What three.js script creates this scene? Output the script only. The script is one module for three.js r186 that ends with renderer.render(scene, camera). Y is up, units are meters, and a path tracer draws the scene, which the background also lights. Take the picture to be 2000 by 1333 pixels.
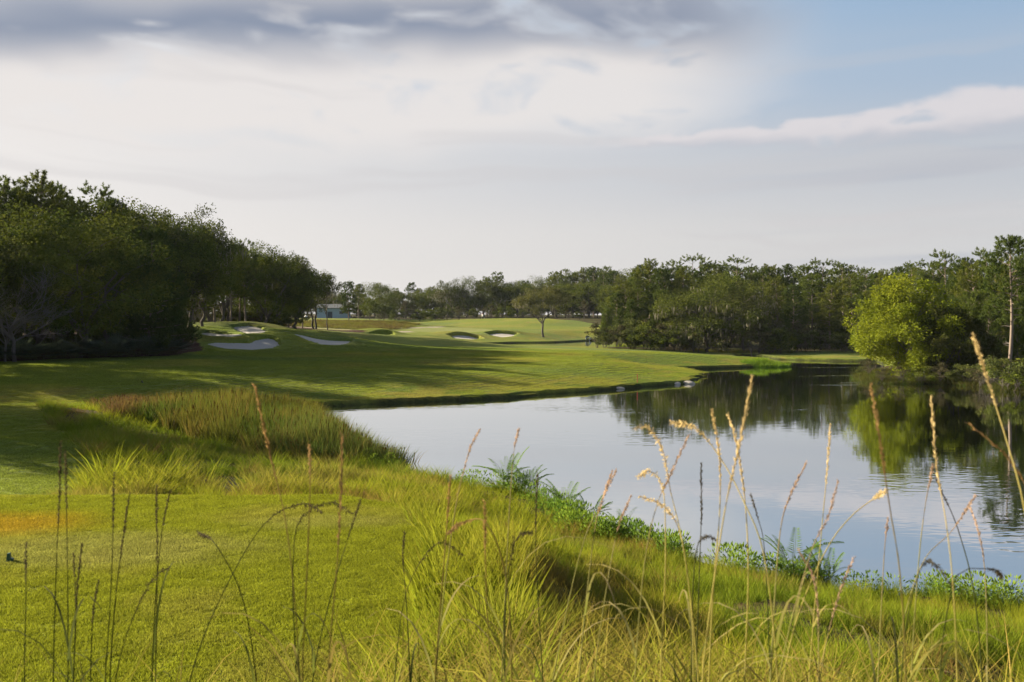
import * as THREE from 'three';

// ---------- camera, sky, sun, exposure ----------
const EXPOSURE = 4.0;
const scene = new THREE.Scene();
const camera = new THREE.PerspectiveCamera(37.85, 1024 / 682, 0.1, 4000);
camera.position.set(0, 6, 0);
camera.rotation.x = -0.02649;
camera.focus = 45;
camera.userData.fStop = 5.6;
const renderer = new THREE.WebGLRenderer({ antialias: true });
renderer.toneMapping = THREE.LinearToneMapping;
renderer.toneMappingExposure = EXPOSURE;
renderer.shadowMap.enabled = true;

const SUN_EL = 20 * Math.PI / 180, SUN_AZ = 22 * Math.PI / 180;          // low sun on the left, a little ahead
const sunDir = new THREE.Vector3(-Math.cos(SUN_AZ) * Math.cos(SUN_EL), Math.sin(SUN_EL), -Math.sin(SUN_AZ) * Math.cos(SUN_EL));
const sun = new THREE.DirectionalLight(new THREE.Color(1.0, 0.86, 0.62), 5);
sun.name = 'sun';
sun.position.copy(sunDir).multiplyScalar(400).add(new THREE.Vector3(0, 0, -120));
sun.target.position.set(0, 0, -120);
sun.castShadow = true;
sun.shadow.mapSize.set(4096, 4096);
Object.assign(sun.shadow.camera, { left: -220, right: 220, top: 160, bottom: -160, near: 1, far: 900 });
scene.add(sun, sun.target);

// ---------- random numbers and noise ----------
function rng(seed) { let s = seed >>> 0; return () => { s = (s + 0x6d2b79f5) | 0; let t = Math.imul(s ^ (s >>> 15), 1 | s); t = (t + Math.imul(t ^ (t >>> 7), 61 | t)) ^ t; return ((t ^ (t >>> 14)) >>> 0) / 4294967296; }; }
const hash2 = (x, y) => { let h = Math.imul(x | 0, 374761393) + Math.imul(y | 0, 668265263) | 0; h = Math.imul(h ^ (h >>> 13), 1274126177); return ((h ^ (h >>> 16)) >>> 0) / 4294967296; };
function noise(x, y) {
  const ix = Math.floor(x), iy = Math.floor(y), fx = x - ix, fy = y - iy, u = fx * fx * fx * (fx * (fx * 6 - 15) + 10), v = fy * fy * fy * (fy * (fy * 6 - 15) + 10);
  const a = hash2(ix, iy), b = hash2(ix + 1, iy), c = hash2(ix, iy + 1), d = hash2(ix + 1, iy + 1);
  return a + (b - a) * u + (c - a) * v + (a - b - c + d) * u * v;
}
const fbm = (x, y, n = 4) => { let s = 0, a = 0.5, t = 0; for (let i = 0; i < n; i++) { s += a * noise(x + i * 17.3, y - i * 9.1); t += a; a *= 0.5; x *= 2.03; y *= 2.03; } return s / t; };
const ss = (a, b, x) => { const t = Math.min(1, Math.max(0, (x - a) / (b - a))); return t * t * (3 - 2 * t); };
const mix = (a, b, t) => a + (b - a) * t;
const mix3 = (a, b, t) => [a[0] + (b[0] - a[0]) * t, a[1] + (b[1] - a[1]) * t, a[2] + (b[2] - a[2]) * t];

// ---------- sky: hazy morning air, a stratus bank overhead, thinner banks to the right of the sun ----------
function makeSky() {
  const Wd = 4096, Hd = 2048, data = new Float32Array(Wd * Hd * 4), K = 1944;
  const grad = [[0, [0.70, 0.67, 0.645]], [4, [0.66, 0.655, 0.65]], [8, [0.545, 0.575, 0.62]], [13, [0.39, 0.50, 0.64]], [18, [0.285, 0.44, 0.635]], [30, [0.22, 0.34, 0.55]], [90, [0.13, 0.20, 0.36]]];
  for (let r = 0; r < Hd; r++) {
    const up = ((r + 0.5) / Hd - 0.5) * Math.PI, el = up * 180 / Math.PI;
    let base = grad[0][1];
    for (let i = 1; i < grad.length; i++) if (el > grad[i - 1][0]) base = mix3(grad[i - 1][1], grad[i][1], ss(0, 1, Math.min(1, (el - grad[i - 1][0]) / (grad[i][0] - grad[i - 1][0]))));
    for (let c = 0; c < Wd; c++) {
      const o = (r * Wd + c) * 4, round = ((c + 0.5) / Wd - 0.5) * 2 * Math.PI;
      const x = Math.cos(round) * Math.cos(up), z = Math.sin(round) * Math.cos(up), y = Math.sin(up);
      let col = base;
      if (el > -1) {
        const cosS = x * sunDir.x + y * sunDir.y + z * sunDir.z, ang = Math.acos(Math.min(1, Math.max(-1, cosS))) * 180 / Math.PI;
        col = mix3(col, [0.96, 0.91, 0.865], 0.97 * (1 - ss(18, 92, ang)) * (1 - 0.55 * ss(16, 60, el)));
        col = mix3(col, [0.50, 0.535, 0.60], 0.55 * ss(70, 125, ang) * (1 - ss(3, 14, el)));
        const az = Math.atan2(x, -z), u = az * K, v = -up * K;                  // v: 0 at the horizon, negative upwards
        const wu = u + 260 * (fbm(u / 420, v / 130 + 7, 3) - 0.5), wv = v + 90 * (fbm(u / 330 + 31, v / 160, 3) - 0.5);
        const fine = fbm(wu / 120 + 3, wv / 42, 6), broad = fbm(wu / 520, wv / 110 + 50, 4);
        // long stratus bank, its shaded belly above a lit lower fringe
        const leftward = 1 - ss(220, 620, u + 120 * (broad - 0.5));
        const line = -520 - 0.06 * u;
        const belly = ss(-130, -25, wv - line + 0) * (1 - ss(20, 75, wv - line)) ;
        const fringe = ss(-30, 60, wv - line) * (1 - ss(120, 210, wv - line));
        const cover = ss(-400, -540, wv - 0.06 * Math.min(0, u)) * (1 - ss(-900, -1300, wv));
        let a = leftward * cover * ss(0.30, 0.60, broad * 0.6 + fine * 0.4 + 0.16);
        col = mix3(col, [0.60, 0.585, 0.60], 0.9 * a);
        a = leftward * belly * ss(0.34, 0.58, fine * 0.5 + broad * 0.5 + 0.10);
        col = mix3(col, [0.235, 0.285, 0.39], 0.9 * a);
        a = leftward * fringe * ss(0.30, 0.56, fine * 0.75 + broad * 0.25 + 0.09);
        col = mix3(col, [0.83, 0.79, 0.765], 0.85 * a);
        // ragged white bank low on the right, rising to the right
        const lineR = -328 - 0.035 * (u - 150), thick = mix(14, 46, ss(120, 800, u)), rr = (v + 62 * (fine - 0.5) + 20 * (broad - 0.5) - lineR) / thick;
        a = ss(90, 330, u) * (1 - ss(2400, 2900, u)) * ss(-0.85, -0.45, rr) * (1 - ss(0.1, 1.3, rr)) * ss(0.25, 0.48, fine + 0.06);
        col = mix3(col, mix3([0.74, 0.705, 0.72], [0.545, 0.55, 0.60], ss(-0.2, 0.9, rr)), 0.88 * a);
        // grey veils under it
        const vs = fbm(u / 900 + 9, (v + 0.03 * u) / 34, 4);
        a = ss(250, 900, u) * (1 - ss(2400, 2900, u)) * ss(0.44, 0.66, vs) * ss(-60, -120, v) * (1 - ss(-270, -320, v + 0.03 * u));
        col = mix3(col, [0.44, 0.475, 0.55], 0.55 * a);
        const vs2 = fbm(u / 700 - 40, (v + 0.035 * u) / 26, 4);
        a = ss(100, 800, u) * (1 - ss(2400, 2900, u)) * ss(0.54, 0.72, vs2) * ss(-120, -170, v) * (1 - ss(-270, -320, v + 0.03 * u));
        col = mix3(col, [0.66, 0.645, 0.655], 0.5 * a);
        // thin shreds anywhere low, and a broken layer over the rest of the sky
        a = ss(0.56, 0.74, fbm(wu / 640 + 80, wv / 36 + 20, 4)) * ss(-40, -110, v) * (1 - ss(-420, -520, v));
        col = mix3(col, mix3(col, [0.60, 0.58, 0.59], 0.5), 0.5 * a);
        if (el > 16) {
          const k = 1 / Math.max(0.2, y), px = x * k * 1.7, pz = z * k * 1.7, n = fbm(px + 11, pz * 1.6 + 4, 5);
          a = ss(0.50, 0.70, n) * ss(18, 30, el);
          col = mix3(col, mix3([0.56, 0.55, 0.57], [0.27, 0.31, 0.40], ss(0.6, 0.8, n)), 0.8 * a);
        }
      }
      data[o] = col[0] / EXPOSURE; data[o + 1] = col[1] / EXPOSURE; data[o + 2] = col[2] / EXPOSURE; data[o + 3] = 1;
    }
  }
  const t = new THREE.DataTexture(data, Wd, Hd, THREE.RGBAFormat, THREE.FloatType);
  t.mapping = THREE.EquirectangularReflectionMapping;
  t.magFilter = t.minFilter = THREE.LinearFilter;
  t.needsUpdate = true;
  return t;
}
scene.background = makeSky();
scene.environment = scene.background;
scene.fog = new THREE.FogExp2(new THREE.Color(0.72, 0.82, 1.0), 0.00005);

// ---------- naming ----------
const taken = {};
const numbered = (name) => { taken[name] = (taken[name] ?? -1) + 1; return taken[name] ? name + '_' + String(taken[name]).padStart(3, '0') : name; };
function tag(o, label, category, group) { o.userData.label = label; o.userData.category = category; if (group) o.userData.group = group; return o; }
function shadowed(o) { o.traverse((m) => { if (m.isMesh) { m.castShadow = true; m.receiveShadow = true; } }); return o; }
function part(name, geometry, material, parent) { const m = new THREE.Mesh(geometry, material); m.name = name; parent.add(m); return m; }
function structure(name, geometry, material) { const m = part(numbered(name), geometry, material, scene); m.userData.kind = 'structure'; return m; }
function thing(name, label, category, group, x = 0, y = 0, z = 0, turn = 0) {
  const g = new THREE.Group(); g.name = numbered(name); g.position.set(x, y, z); g.rotation.y = turn; scene.add(g);
  return tag(g, label, category, group);
}
// ---------- shape of the land (metres; the lake surface is y = 0) ----------
const LAKE = [[60, -14], [20, -18.6], [10.53, -20.32], [8.87, -20.87], [7.25, -21.26], [5.64, -22.59], [4.33, -24.41], [2.59, -26.31], [1.62, -31.0], [0.84, -32.54], [0.0, -33.48], [-1.8, -34.89], [-2.8, -36.2], [-4.85, -39.14], [-6.21, -40.09], [-9.97, -43.89], [-13.28, -49.51], [-15.01, -58.2], [-13.19, -63.97], [-10.17, -65.79], [-6.98, -67.7], [-3.57, -69.32], [0.0, -71.45], [2.29, -74.19], [5.96, -77.14], [10.57, -82.04], [14.96, -85.67], [16.74, -91.03], [19.23, -98.76], [18.82, -105.95], [17.89, -108.93], [21.4, -109.96], [25.45, -112.07], [29.71, -115.41], [33.4, -127.11], [31.07, -137.16], [32.82, -145.59], [34.89, -143.74], [35.47, -132.48], [38.81, -129.53], [42.93, -126.71], [46.45, -126.71], [44.12, -116.56], [36.53, -101.34], [32.32, -93.22], [31.31, -86.95], [35.75, -85.67], [37.72, -85.04], [39.31, -82.04], [38.07, -78.18], [39.49, -76.63], [52, -74], [85, -70], [95, -20]];
const POND = [[-5.9, -201.09], [0.55, -210.06], [9, -213], [13.04, -219], [18, -228], [24, -225], [24, -172], [15.45, -169], [4.64, -174], [1.31, -182.22], [-1.67, -191.19]];
const TEE = [[-30, -20.9], [-3.6, -20.9], [-2.23, -19.81], [-1.44, -17.4], [-1.15, -15.14], [-1.05, -12.98], [-1.05, -9.6], [-1.6, -8.2], [-30, -8.2]];
const FOREST = [[-60, -50], [-50, -74], [-45, -84], [-40, -92], [-33.8, -98], [-33.2, -107], [-42, -131], [-47, -142], [-43, -158], [-38, -170], [-40, -182], [-37, -196], [-45, -215], [-120, -230], [-160, -100], [-120, -40]];
function sd(poly, x, z) {                                             // signed distance, negative inside
  let d = 1e18, inside = false;
  for (let i = 0, j = poly.length - 1; i < poly.length; j = i++) {
    const [ax, az] = poly[i], [bx, bz] = poly[j], ex = bx - ax, ez = bz - az, wx = x - ax, wz = z - az;
    const t = Math.min(1, Math.max(0, (wx * ex + wz * ez) / (ex * ex + ez * ez))), px = wx - ex * t, pz = wz - ez * t;
    d = Math.min(d, px * px + pz * pz);
    if ((az > z) !== (bz > z) && x < ((bx - ax) * (z - az)) / (bz - az) + ax) inside = !inside;
  }
  return inside ? -Math.sqrt(d) : Math.sqrt(d);
}
const CTRL = [[-44.46, -86.35, 2.0], [-41.51, -97.16, 2.0], [-34.33, -101.06, 2.1], [-33.61, -65.25, 1.8], [-26.47, -64.23, 1.7], [-21.61, -69.91, 1.5], [-17.24, -76.07, 1.3], [-23.79, -46.15, 1.6], [-18.83, -41.5, 1.4], [-17.65, -34.21, 1.5], [-14.76, -28.58, 1.5], [-11.04, -27.41, 1.4], [-16.35, -39.61, 1.2], [-11.94, -34.53, 1.1], [-7.78, -30.13, 1.1], [-8.04, -35.41, 0.7], [-25.68, -90.67, 1.8], [-20.71, -100.58, 1.6], [-13.24, -102.87, 1.5], [-5.63, -109.31, 1.5], [0.0, -105.16, 1.4], [9.0, -116.6, 1.5], [18.71, -121.14, 1.2], [23.12, -112.26, 0.8], [-11.12, -71.92, 1.0], [-3.85, -74.69, 1.0], [4.35, -84.45, 1.0], [11.09, -86.14, 0.9], [14.86, -87.4, 0.6], [-34.84, -105.75, 2.3], [-30.16, -110.67, 2.0], [-23.39, -119.61, 2.0], [-36.5, -127, 3.5], [-29.7, -128, 3.3], [-41, -148, 4.95], [-46, -150, 4.7], [-35, -146, 4.4], [-25.61, -138.25, 2.9], [-24.01, -155.52, 2.1], [-36.95, -187.52, 3.3], [-28.81, -200.0, 2.4], [-32, -255, 3.8], [-23.34, -226.87, 2.5], [-20.01, -267.83, 3.2], [-5.12, -248.92, 2.8], [-9.58, -186.14, 1.5], [0.0, -207, 1.3], [7.21, -225.97, 1.7], [13.63, -228.71, 1.8], [0.0, -269.31, 4.2], [18.01, -269.31, 4.2], [-17.46, -287, 4.4], [-53.22, -272.31, 4.6], [-51.45, -333.46, 4.8], [13.34, -152.5, 0.9], [23.33, -137.33, 0.7], [36.68, -148, 0.6], [49.3, -138.81, 0.6], [35.32, -80.66, 0.6], [36.51, -72.3, 0.6], [0, 0, 4.4], [0, -4, 4.3], [-4, -3, 4.4], [4, -3, 4.2], [8, 0, 4.0], [-9, -2, 4.4], [0, 9, 4.4], [-15, 0, 4.2], [15, 4, 3.2], [0, 25, 4], [-3, -7.2, 3.0], [-8, -7.2, 3.1], [3, -8, 2.55], [7, -9, 1.9], [10, -14, 0.95], [1.5, -14, 2.0], [2, -19, 1.3], [0.4, -24, 1.0], [-2, -28, 1.0], [-14, -10, 2.3], [-14, -20, 1.9], [-25, -15, 2.3], [0, -420, 5.8], [-200, -420, 6.5], [200, -420, 4], [-90, -100, 3.2], [-90, -200, 5], [-70, -30, 2.5], [-60, 20, 3], [60, 20, 1.5], [40, -10, 0.8], [70, -60, 1], [75, -110, 1.2], [90, -200, 2], [60, -150, 0.9], [45, -190, 1.2], [40, -250, 2.5], [0, -900, 5], [-600, -300, 8], [600, -300, 3], [-300, 300, 5], [300, 300, 3]];
const tps = (() => {                                                  // thin plate spline through CTRL
  const n = CTRL.length, m = n + 3, S = 0.01, A = [], U = (r2) => (r2 > 1e-9 ? r2 * Math.log(r2) : 0), P = CTRL.map(([x, z]) => [x * S, z * S]);
  for (let i = 0; i < m; i++) {
    const row = new Float64Array(m + 1);
    if (i < n) {
      for (let j = 0; j < n; j++) row[j] = U((P[i][0] - P[j][0]) ** 2 + (P[i][1] - P[j][1]) ** 2) + (i === j ? 2e-4 : 0);
      row[n] = 1; row[n + 1] = P[i][0]; row[n + 2] = P[i][1]; row[m] = CTRL[i][2];
    } else for (let j = 0; j < n; j++) row[j] = i === n ? 1 : P[j][i - n - 1];
    A.push(row);
  }
  for (let i = 0; i < m; i++) {
    let p = i;
    for (let j = i + 1; j < m; j++) if (Math.abs(A[j][i]) > Math.abs(A[p][i])) p = j;
    [A[i], A[p]] = [A[p], A[i]];
    for (let j = i + 1; j < m; j++) { const f = A[j][i] / A[i][i]; if (f) for (let k = i; k <= m; k++) A[j][k] -= f * A[i][k]; }
  }
  const w = new Float64Array(m);
  for (let i = m - 1; i >= 0; i--) { let s = A[i][m]; for (let k = i + 1; k < m; k++) s -= A[i][k] * w[k]; w[i] = s / A[i][i]; }
  return (x, z) => {
    x *= S; z *= S;
    let s = w[n] + w[n + 1] * x + w[n + 2] * z;
    for (let i = 0; i < n; i++) { const dx = x - P[i][0], dz = z - P[i][1], r2 = dx * dx + dz * dz; if (r2 > 1e-9) s += w[i] * r2 * Math.log(r2); }
    return s;
  };
})();
// humps and hollows: x, z, height, radius along x, radius along z
const HUMPS = [[-21, -45, 0.45, 5, 2.2], [-17, -33, 0.35, 6, 2.5], [-13.5, -29.5, 0.25, 4, 1.6], [-25, -58, 0.3, 9, 4], [-8, -82, 0.25, 12, 5], [6, -95, 0.3, 9, 5], [12, -84, 0.3, 5, 2.5], [-4, -100, 0.25, 14, 4],
  [-36, -118, 0.5, 7, 4], [-26, -133, 0.7, 6, 3], [-25.5, -192, 1.1, 5, 3.2], [-12.5, -216, 0.7, 5, 3.0], [-2, -226, 0.8, 5, 3], [-12, -275, 0.7, 16, 9], [8, -262, 0.6, 14, 8], [1.9, -13, 0.12, 1.2, 3], [-29.8, -126, 0.75, 4.5, 4], [-35.5, -140, 0.5, 6, 4], [0.0, -14, 0.3, 0.9, 4.5], [2.3, -14.5, -0.5, 1.2, 4]];
const BUNKERS = [
  { poly: [[-35.1, -114.05], [-34.49, -115.56], [-32.94, -116.4], [-31.27, -118.24], [-31.55, -121.6], [-30.39, -123.3], [-28.96, -122.7], [-27.81, -119.83], [-27.97, -115.63], [-29.63, -112.86], [-32.25, -111.9]], lip: 0.34, tilt: 0.1 },
  { poly: [[-40.75, -127.96], [-39.9, -130.2], [-36.71, -127.8], [-34.6, -126.1], [-33.5, -123.6], [-34.45, -121.73], [-37.3, -122.87]], lip: 0.26, tilt: 0 },
  { poly: [[-38.6, -136.4], [-36.65, -138.6], [-34.5, -137.4], [-32.0, -131], [-31.0, -126], [-31.29, -124.2], [-33.2, -124.6], [-35.0, -128.6]], lip: 0.32, tilt: 0.1 },
  { poly: [[-28.2, -126.4], [-27.0, -128.3], [-25.1, -127.6], [-23.42, -129], [-21.07, -131.6], [-20.9, -125.5], [-21.56, -123.22], [-23.31, -122.43], [-25.55, -124.11]], lip: 0.26, tilt: 0 },
  { poly: [[-29.5, -184], [-27, -186.5], [-25.5, -189.5], [-23.4, -190.5], [-22.4, -189], [-23.6, -185.5], [-26.5, -183.5]], lip: 0.8, tilt: 0.2 },
  { poly: [[-13.65, -212.21], [-12.12, -214.12], [-9.44, -215.9], [-7.2, -215.31], [-6.34, -212.28], [-8.55, -207.79], [-11.68, -206.3]], lip: 0.6, tilt: -0.1 },
  { poly: [[-5.76, -223.93], [-3.47, -224.84], [-0.58, -224.12], [1.15, -223.89], [0.34, -220.48], [-2.24, -217.34], [-4.51, -219.38]], lip: 0.55, tilt: -0.2 },
];
function baseHeight(x, z) {
  let h = tps(x, z);
  const r2 = x * x + z * z;
  if (r2 > 250000) h = mix(h, 5, ss(500, 900, Math.sqrt(r2)));
  h += 0.34 * (fbm(x / 26 + 5, z / 26, 3) - 0.5) + 0.10 * (fbm(x / 6 + 40, z / 6, 2) - 0.5);
  for (const [a, b, k, rx, rz] of HUMPS) { const u = (x - a) / rx, v = (z - b) / rz, q = u * u + v * v; if (q < 9) h += k * Math.exp(-q); }
  return h;
}
const inRange = (p, x, z, m) => x > p.x0 - m && x < p.x1 + m && z > p.z0 - m && z < p.z1 + m;
const box = (poly) => ({ x0: Math.min(...poly.map((p) => p[0])), x1: Math.max(...poly.map((p) => p[0])), z0: Math.min(...poly.map((p) => p[1])), z1: Math.max(...poly.map((p) => p[1])) });
for (const b of BUNKERS) Object.assign(b, box(b.poly));
const TEEB = box(TEE), PONDB = box(POND), LAKEB = box(LAKE);
function shoreDistance(x, z) {                                        // metres from the nearest water's edge, negative on the water
  let d = 40;
  if (inRange(LAKEB, x, z, 40)) d = Math.min(d, sd(LAKE, x, z));
  if (inRange(PONDB, x, z, 40)) d = Math.min(d, sd(POND, x, z));
  return d;
}
function dryHeight(x, z) {                                            // the land without its bunkers
  let h = baseHeight(x, z);
  if (inRange(TEEB, x, z, 2)) h = mix(h, 2.2 + 0.02 * (noise(x / 2, z / 2) - 0.5), 1 - ss(-0.25, 0.9, sd(TEE, x, z)));
  let d = shoreDistance(x, z);
  if (d < 30) {
    const near = z > -48 && x < 30;
    if (Math.abs(d) < 4) d += 0.5 * (fbm(x / 1.6, z / 1.6, 3) - 0.5);
    const lip = near ? 0.22 : x > 29 && z > -104 ? 0.08 : 0.34, run = near ? 7 : z < -165 ? 14 : 11;
    h = d > 0 ? lip * ss(0, near ? 0.9 : 0.45, d) + Math.max(0.02, h - lip) * ss(0, 1, Math.min(1, d / run + 0.02)) : -0.05 - 1.4 * ss(0, 4, -d);
  }
  return h;
}
function lipDepth(b, x, z, d) {                                       // how far the sand lies below the turf edge
  const t = ss(0, 1, (b.z1 - z) / (b.z1 - b.z0) + b.tilt * (x - (b.x0 + b.x1) / 2) / (b.x1 - b.x0));
  return 0.05 + b.lip * t + 0.08 * ss(0, 2.5, -d) * (1 - t);
}
function height(x, z) {
  let h = dryHeight(x, z);
  for (const b of BUNKERS) if (inRange(b, x, z, 1.5)) {
    const d = sd(b.poly, x, z) + 0.16 * (noise(x * 1.7, z * 1.7) - 0.5);
    h += 0.14 * b.lip * (1 - ss(0, 1.3, Math.abs(d))) * ss(0.3, 0.9, (b.z1 - z) / (b.z1 - b.z0));
    h -= (lipDepth(b, x, z, d) + 0.35) * (1 - ss(-0.28, 0.02, d));
  }
  return h;
}
// ---------- surface colours (linear base colours of the matter itself) ----------
const C = { fairway: [0.165, 0.200, 0.028], fairwayDry: [0.25, 0.232, 0.044], fairwayCool: [0.118, 0.170, 0.042], tee: [0.19, 0.210, 0.016], teePale: [0.25, 0.24, 0.075], teeRust: [0.34, 0.20, 0.02],
  rough: [0.05, 0.05, 0.014], roughDry: [0.085, 0.06, 0.028], bank: [0.035, 0.042, 0.012], mulch: [0.055, 0.022, 0.014], litter: [0.055, 0.042, 0.018], green: [0.22, 0.25, 0.075], path: [0.40, 0.34, 0.28], bed: [0.10, 0.105, 0.025], mud: [0.05, 0.045, 0.03] };
const ROUGH = [[-0.9, -8.4], [-1.0, -15.2], [-1.9, -20], [-3.4, -21.3], [-9.6, -21.3], [-10.4, -25], [-11.6, -28], [-14.2, -33.5], [-17.5, -39.5], [-21.5, -45.5], [-22, -52], [-19.5, -56], [-13.5, -58.5], [-11, -56], [-4, -39], [3, -27], [14, -19], [30, -16], [30, 6], [-30, 6], [-30, -7.4], [-1.6, -7.4]];
const GREEN = [[-26, -226], [-21, -222], [-12, -223], [-6, -228], [-3, -235], [-6, -243], [-13, -247], [-21, -242]];
const PATH = [[-46, -205], [-38, -207], [-30, -210], [-25, -213], [-21, -219], [-23, -221.5], [-27, -216], [-31, -213], [-38, -210.5], [-46, -208]];
const PATH2 = [[-27, -232], [-20, -240], [-16, -250], [-18.5, -250], [-23, -240.5], [-29, -233]];
const BED = [[-52, -211], [-44, -210.5], [-36, -214], [-28, -222], [-24, -236], [-24, -262], [-33, -275], [-44, -262], [-52, -240]];
const MULCH2 = [[-41, -180], [-34, -183], [-28, -186.2], [-27.6, -189], [-31, -191], [-38, -191], [-42, -187]];
const FARWOOD = [[60, -148], [28, -147], [16, -151], [13, -160], [17, -166], [26, -168], [27, -232], [24, -252], [8, -284], [-20, -296], [-44, -300], [-52, -330], [-160, -310], [-160, -520], [160, -520], [160, -60], [52, -66], [34, -68], [29, -84], [29, -95], [35, -101], [46, -116], [48, -127], [60, -140]];
const boxes = new Map();
const inside = (poly, x, z, m = 0) => { if (!boxes.has(poly)) boxes.set(poly, box(poly)); return inRange(boxes.get(poly), x, z, m) && sd(poly, x, z) < m; };
function kindOf(x, z) {
  const wob = 0.5 * (fbm(x / 3 + 9, z / 3, 2) - 0.5);
  if (inside(TEE, x, z, -0.05 + wob * 0.3)) return 'tee';
  if (z < -170) {
    if (inside(GREEN, x, z)) return 'green';
    if (inside(PATH, x, z) || inside(PATH2, x, z)) return 'path';
    if (inside(BED, x, z, wob)) return 'bed';
    if (inside(MULCH2, x, z, wob)) return 'mulch';
  }
  if (inside(FOREST, x, z, wob * 2)) return 'mulch';
  if (inside(FARWOOD, x, z, wob * 2)) return 'litter';
  if (z > -60 && inside(ROUGH, x, z, wob)) return 'rough';
  return 'fairway';
}
function groundColor(kind, x, z) {
  const a = fbm(x / 7, z / 7 + 3, 3), b = fbm(x / 2.1 + 60, z / 2.1, 3), c = fbm(x / 22 + 11, z / 14, 2);
  let col;
  if (kind === 'tee') {
    col = mix3(C.tee, C.fairwayDry, 0.5 * ss(0.5, 0.75, b));
    const p = Math.hypot((x + 6.6) / 3.0, (z + 16.0) / 1.5) + 0.7 * (b - 0.5);
    col = mix3(col, C.teePale, 0.55 * (1 - ss(0.5, 1.15, p)) * ss(0.2, 0.6, b + 0.1));
    const q = Math.hypot((x + 9.4) / 2.1, (z + 17.8) / 1.25) + 0.6 * (b - 0.5);
    col = mix3(col, C.teeRust, 0.62 * (1 - ss(0.25, 1.25, q)));
    const r = Math.hypot((x + 3.4) / 2.2, (z + 18.2) / 0.8) + 0.8 * (b - 0.5);
    col = mix3(col, C.teePale, 0.4 * (1 - ss(0.4, 1.1, r)));
  } else if (kind === 'fairway') {
    col = mix3(C.fairway, C.fairwayDry, 0.55 * ss(0.48, 0.72, a));
    col = mix3(col, C.fairwayCool, 0.6 * ss(0.52, 0.7, c));
    col = mix3(col, [0.20, 0.16, 0.05], 0.4 * ss(0.62, 0.78, b) * ss(0.5, 0.7, a));
    const sh = shoreDistance(x, z);
    if (sh < 9 && z < -55) col = mix3(col, mix3([0.23, 0.20, 0.05], [0.10, 0.15, 0.03], ss(0.4, 0.6, fbm(x / 1.1, z / 1.8 + 4, 3))), 0.55 * ss(0.42, 0.62, fbm(x / 2.6 + 70, z / 4.2, 3)) * (1 - ss(4, 9, sh)));
  } else if (kind === 'rough') col = mix3(C.rough, C.roughDry, ss(0.42, 0.65, b));
  else if (kind === 'mulch') col = mix3(C.mulch, [0.085, 0.045, 0.028], 0.6 * ss(0.4, 0.7, b));
  else if (kind === 'bed') col = mix3(C.bed, [0.11, 0.075, 0.04], 0.5 * ss(0.5, 0.66, b));
  else if (kind === 'green') col = mix3(C.green, [0.27, 0.27, 0.10], 0.5 * a);
  else if (kind === 'path') col = C.path;
  else col = mix3(C.litter, [0.075, 0.085, 0.02], ss(0.45, 0.65, b));
  if (kind !== 'path' && kind !== 'green' && kind !== 'tee') {
    const d = shoreDistance(x, z);
    if (d < 1) col = mix3(col, d < -0.2 ? C.mud : C.bank, 1 - ss(0.12, 0.5, d));
  }
  return col;
}
function tileTexture(size, f, srgb = true) {
  const data = new Uint8Array(size * size * 4);
  for (let y = 0; y < size; y++) for (let x = 0; x < size; x++) { const v = f(x / size, y / size); for (let c = 0; c < 3; c++) data[(y * size + x) * 4 + c] = Math.max(0, Math.min(255, v[c] * 255)); data[(y * size + x) * 4 + 3] = 255; }
  const t = new THREE.DataTexture(data, size, size); t.wrapS = t.wrapT = THREE.RepeatWrapping; t.magFilter = t.minFilter = THREE.LinearFilter; t.needsUpdate = true;
  if (srgb) t.colorSpace = THREE.SRGBColorSpace;
  return t;
}
// noise that repeats after n cells
function tnoise(x, y, n) {
  const ix = Math.floor(x), iy = Math.floor(y), fx = x - ix, fy = y - iy, u = fx * fx * (3 - 2 * fx), v = fy * fy * (3 - 2 * fy), w = (k) => ((k % n) + n) % n;
  const a = hash2(w(ix) + n * 131, w(iy)), b = hash2(w(ix + 1) + n * 131, w(iy)), c = hash2(w(ix) + n * 131, w(iy + 1)), d = hash2(w(ix + 1) + n * 131, w(iy + 1));
  return a + (b - a) * u + (c - a) * v + (a - b - c + d) * u * v;
}
const grain = (u, v) => 0.35 * tnoise(u * 24, v * 24, 24) + 0.3 * tnoise(u * 67, v * 67, 67) + 0.35 * tnoise(u * 190, v * 190, 190);
const grassMap = tileTexture(1024, (u, v) => { const g = grain(u, v), k = 0.62 + 0.5 * g, y = tnoise(u * 40, v * 40, 40); return [k * (0.95 + 0.1 * y), k, k * (1.02 - 0.1 * y)]; });
const grassBump = tileTexture(1024, (u, v) => { const g = grain(u, v); return [g, g, g]; }, false);
const sandMap = tileTexture(512, (u, v) => { const k = 0.82 + 0.18 * grain(u, v); return [k, k, k]; });
const groundMat = new THREE.MeshStandardMaterial({ vertexColors: true, map: grassMap, bumpMap: grassBump, bumpScale: 0.05, roughness: 1 });
groundMat.specularIntensity = 0.2;

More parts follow.
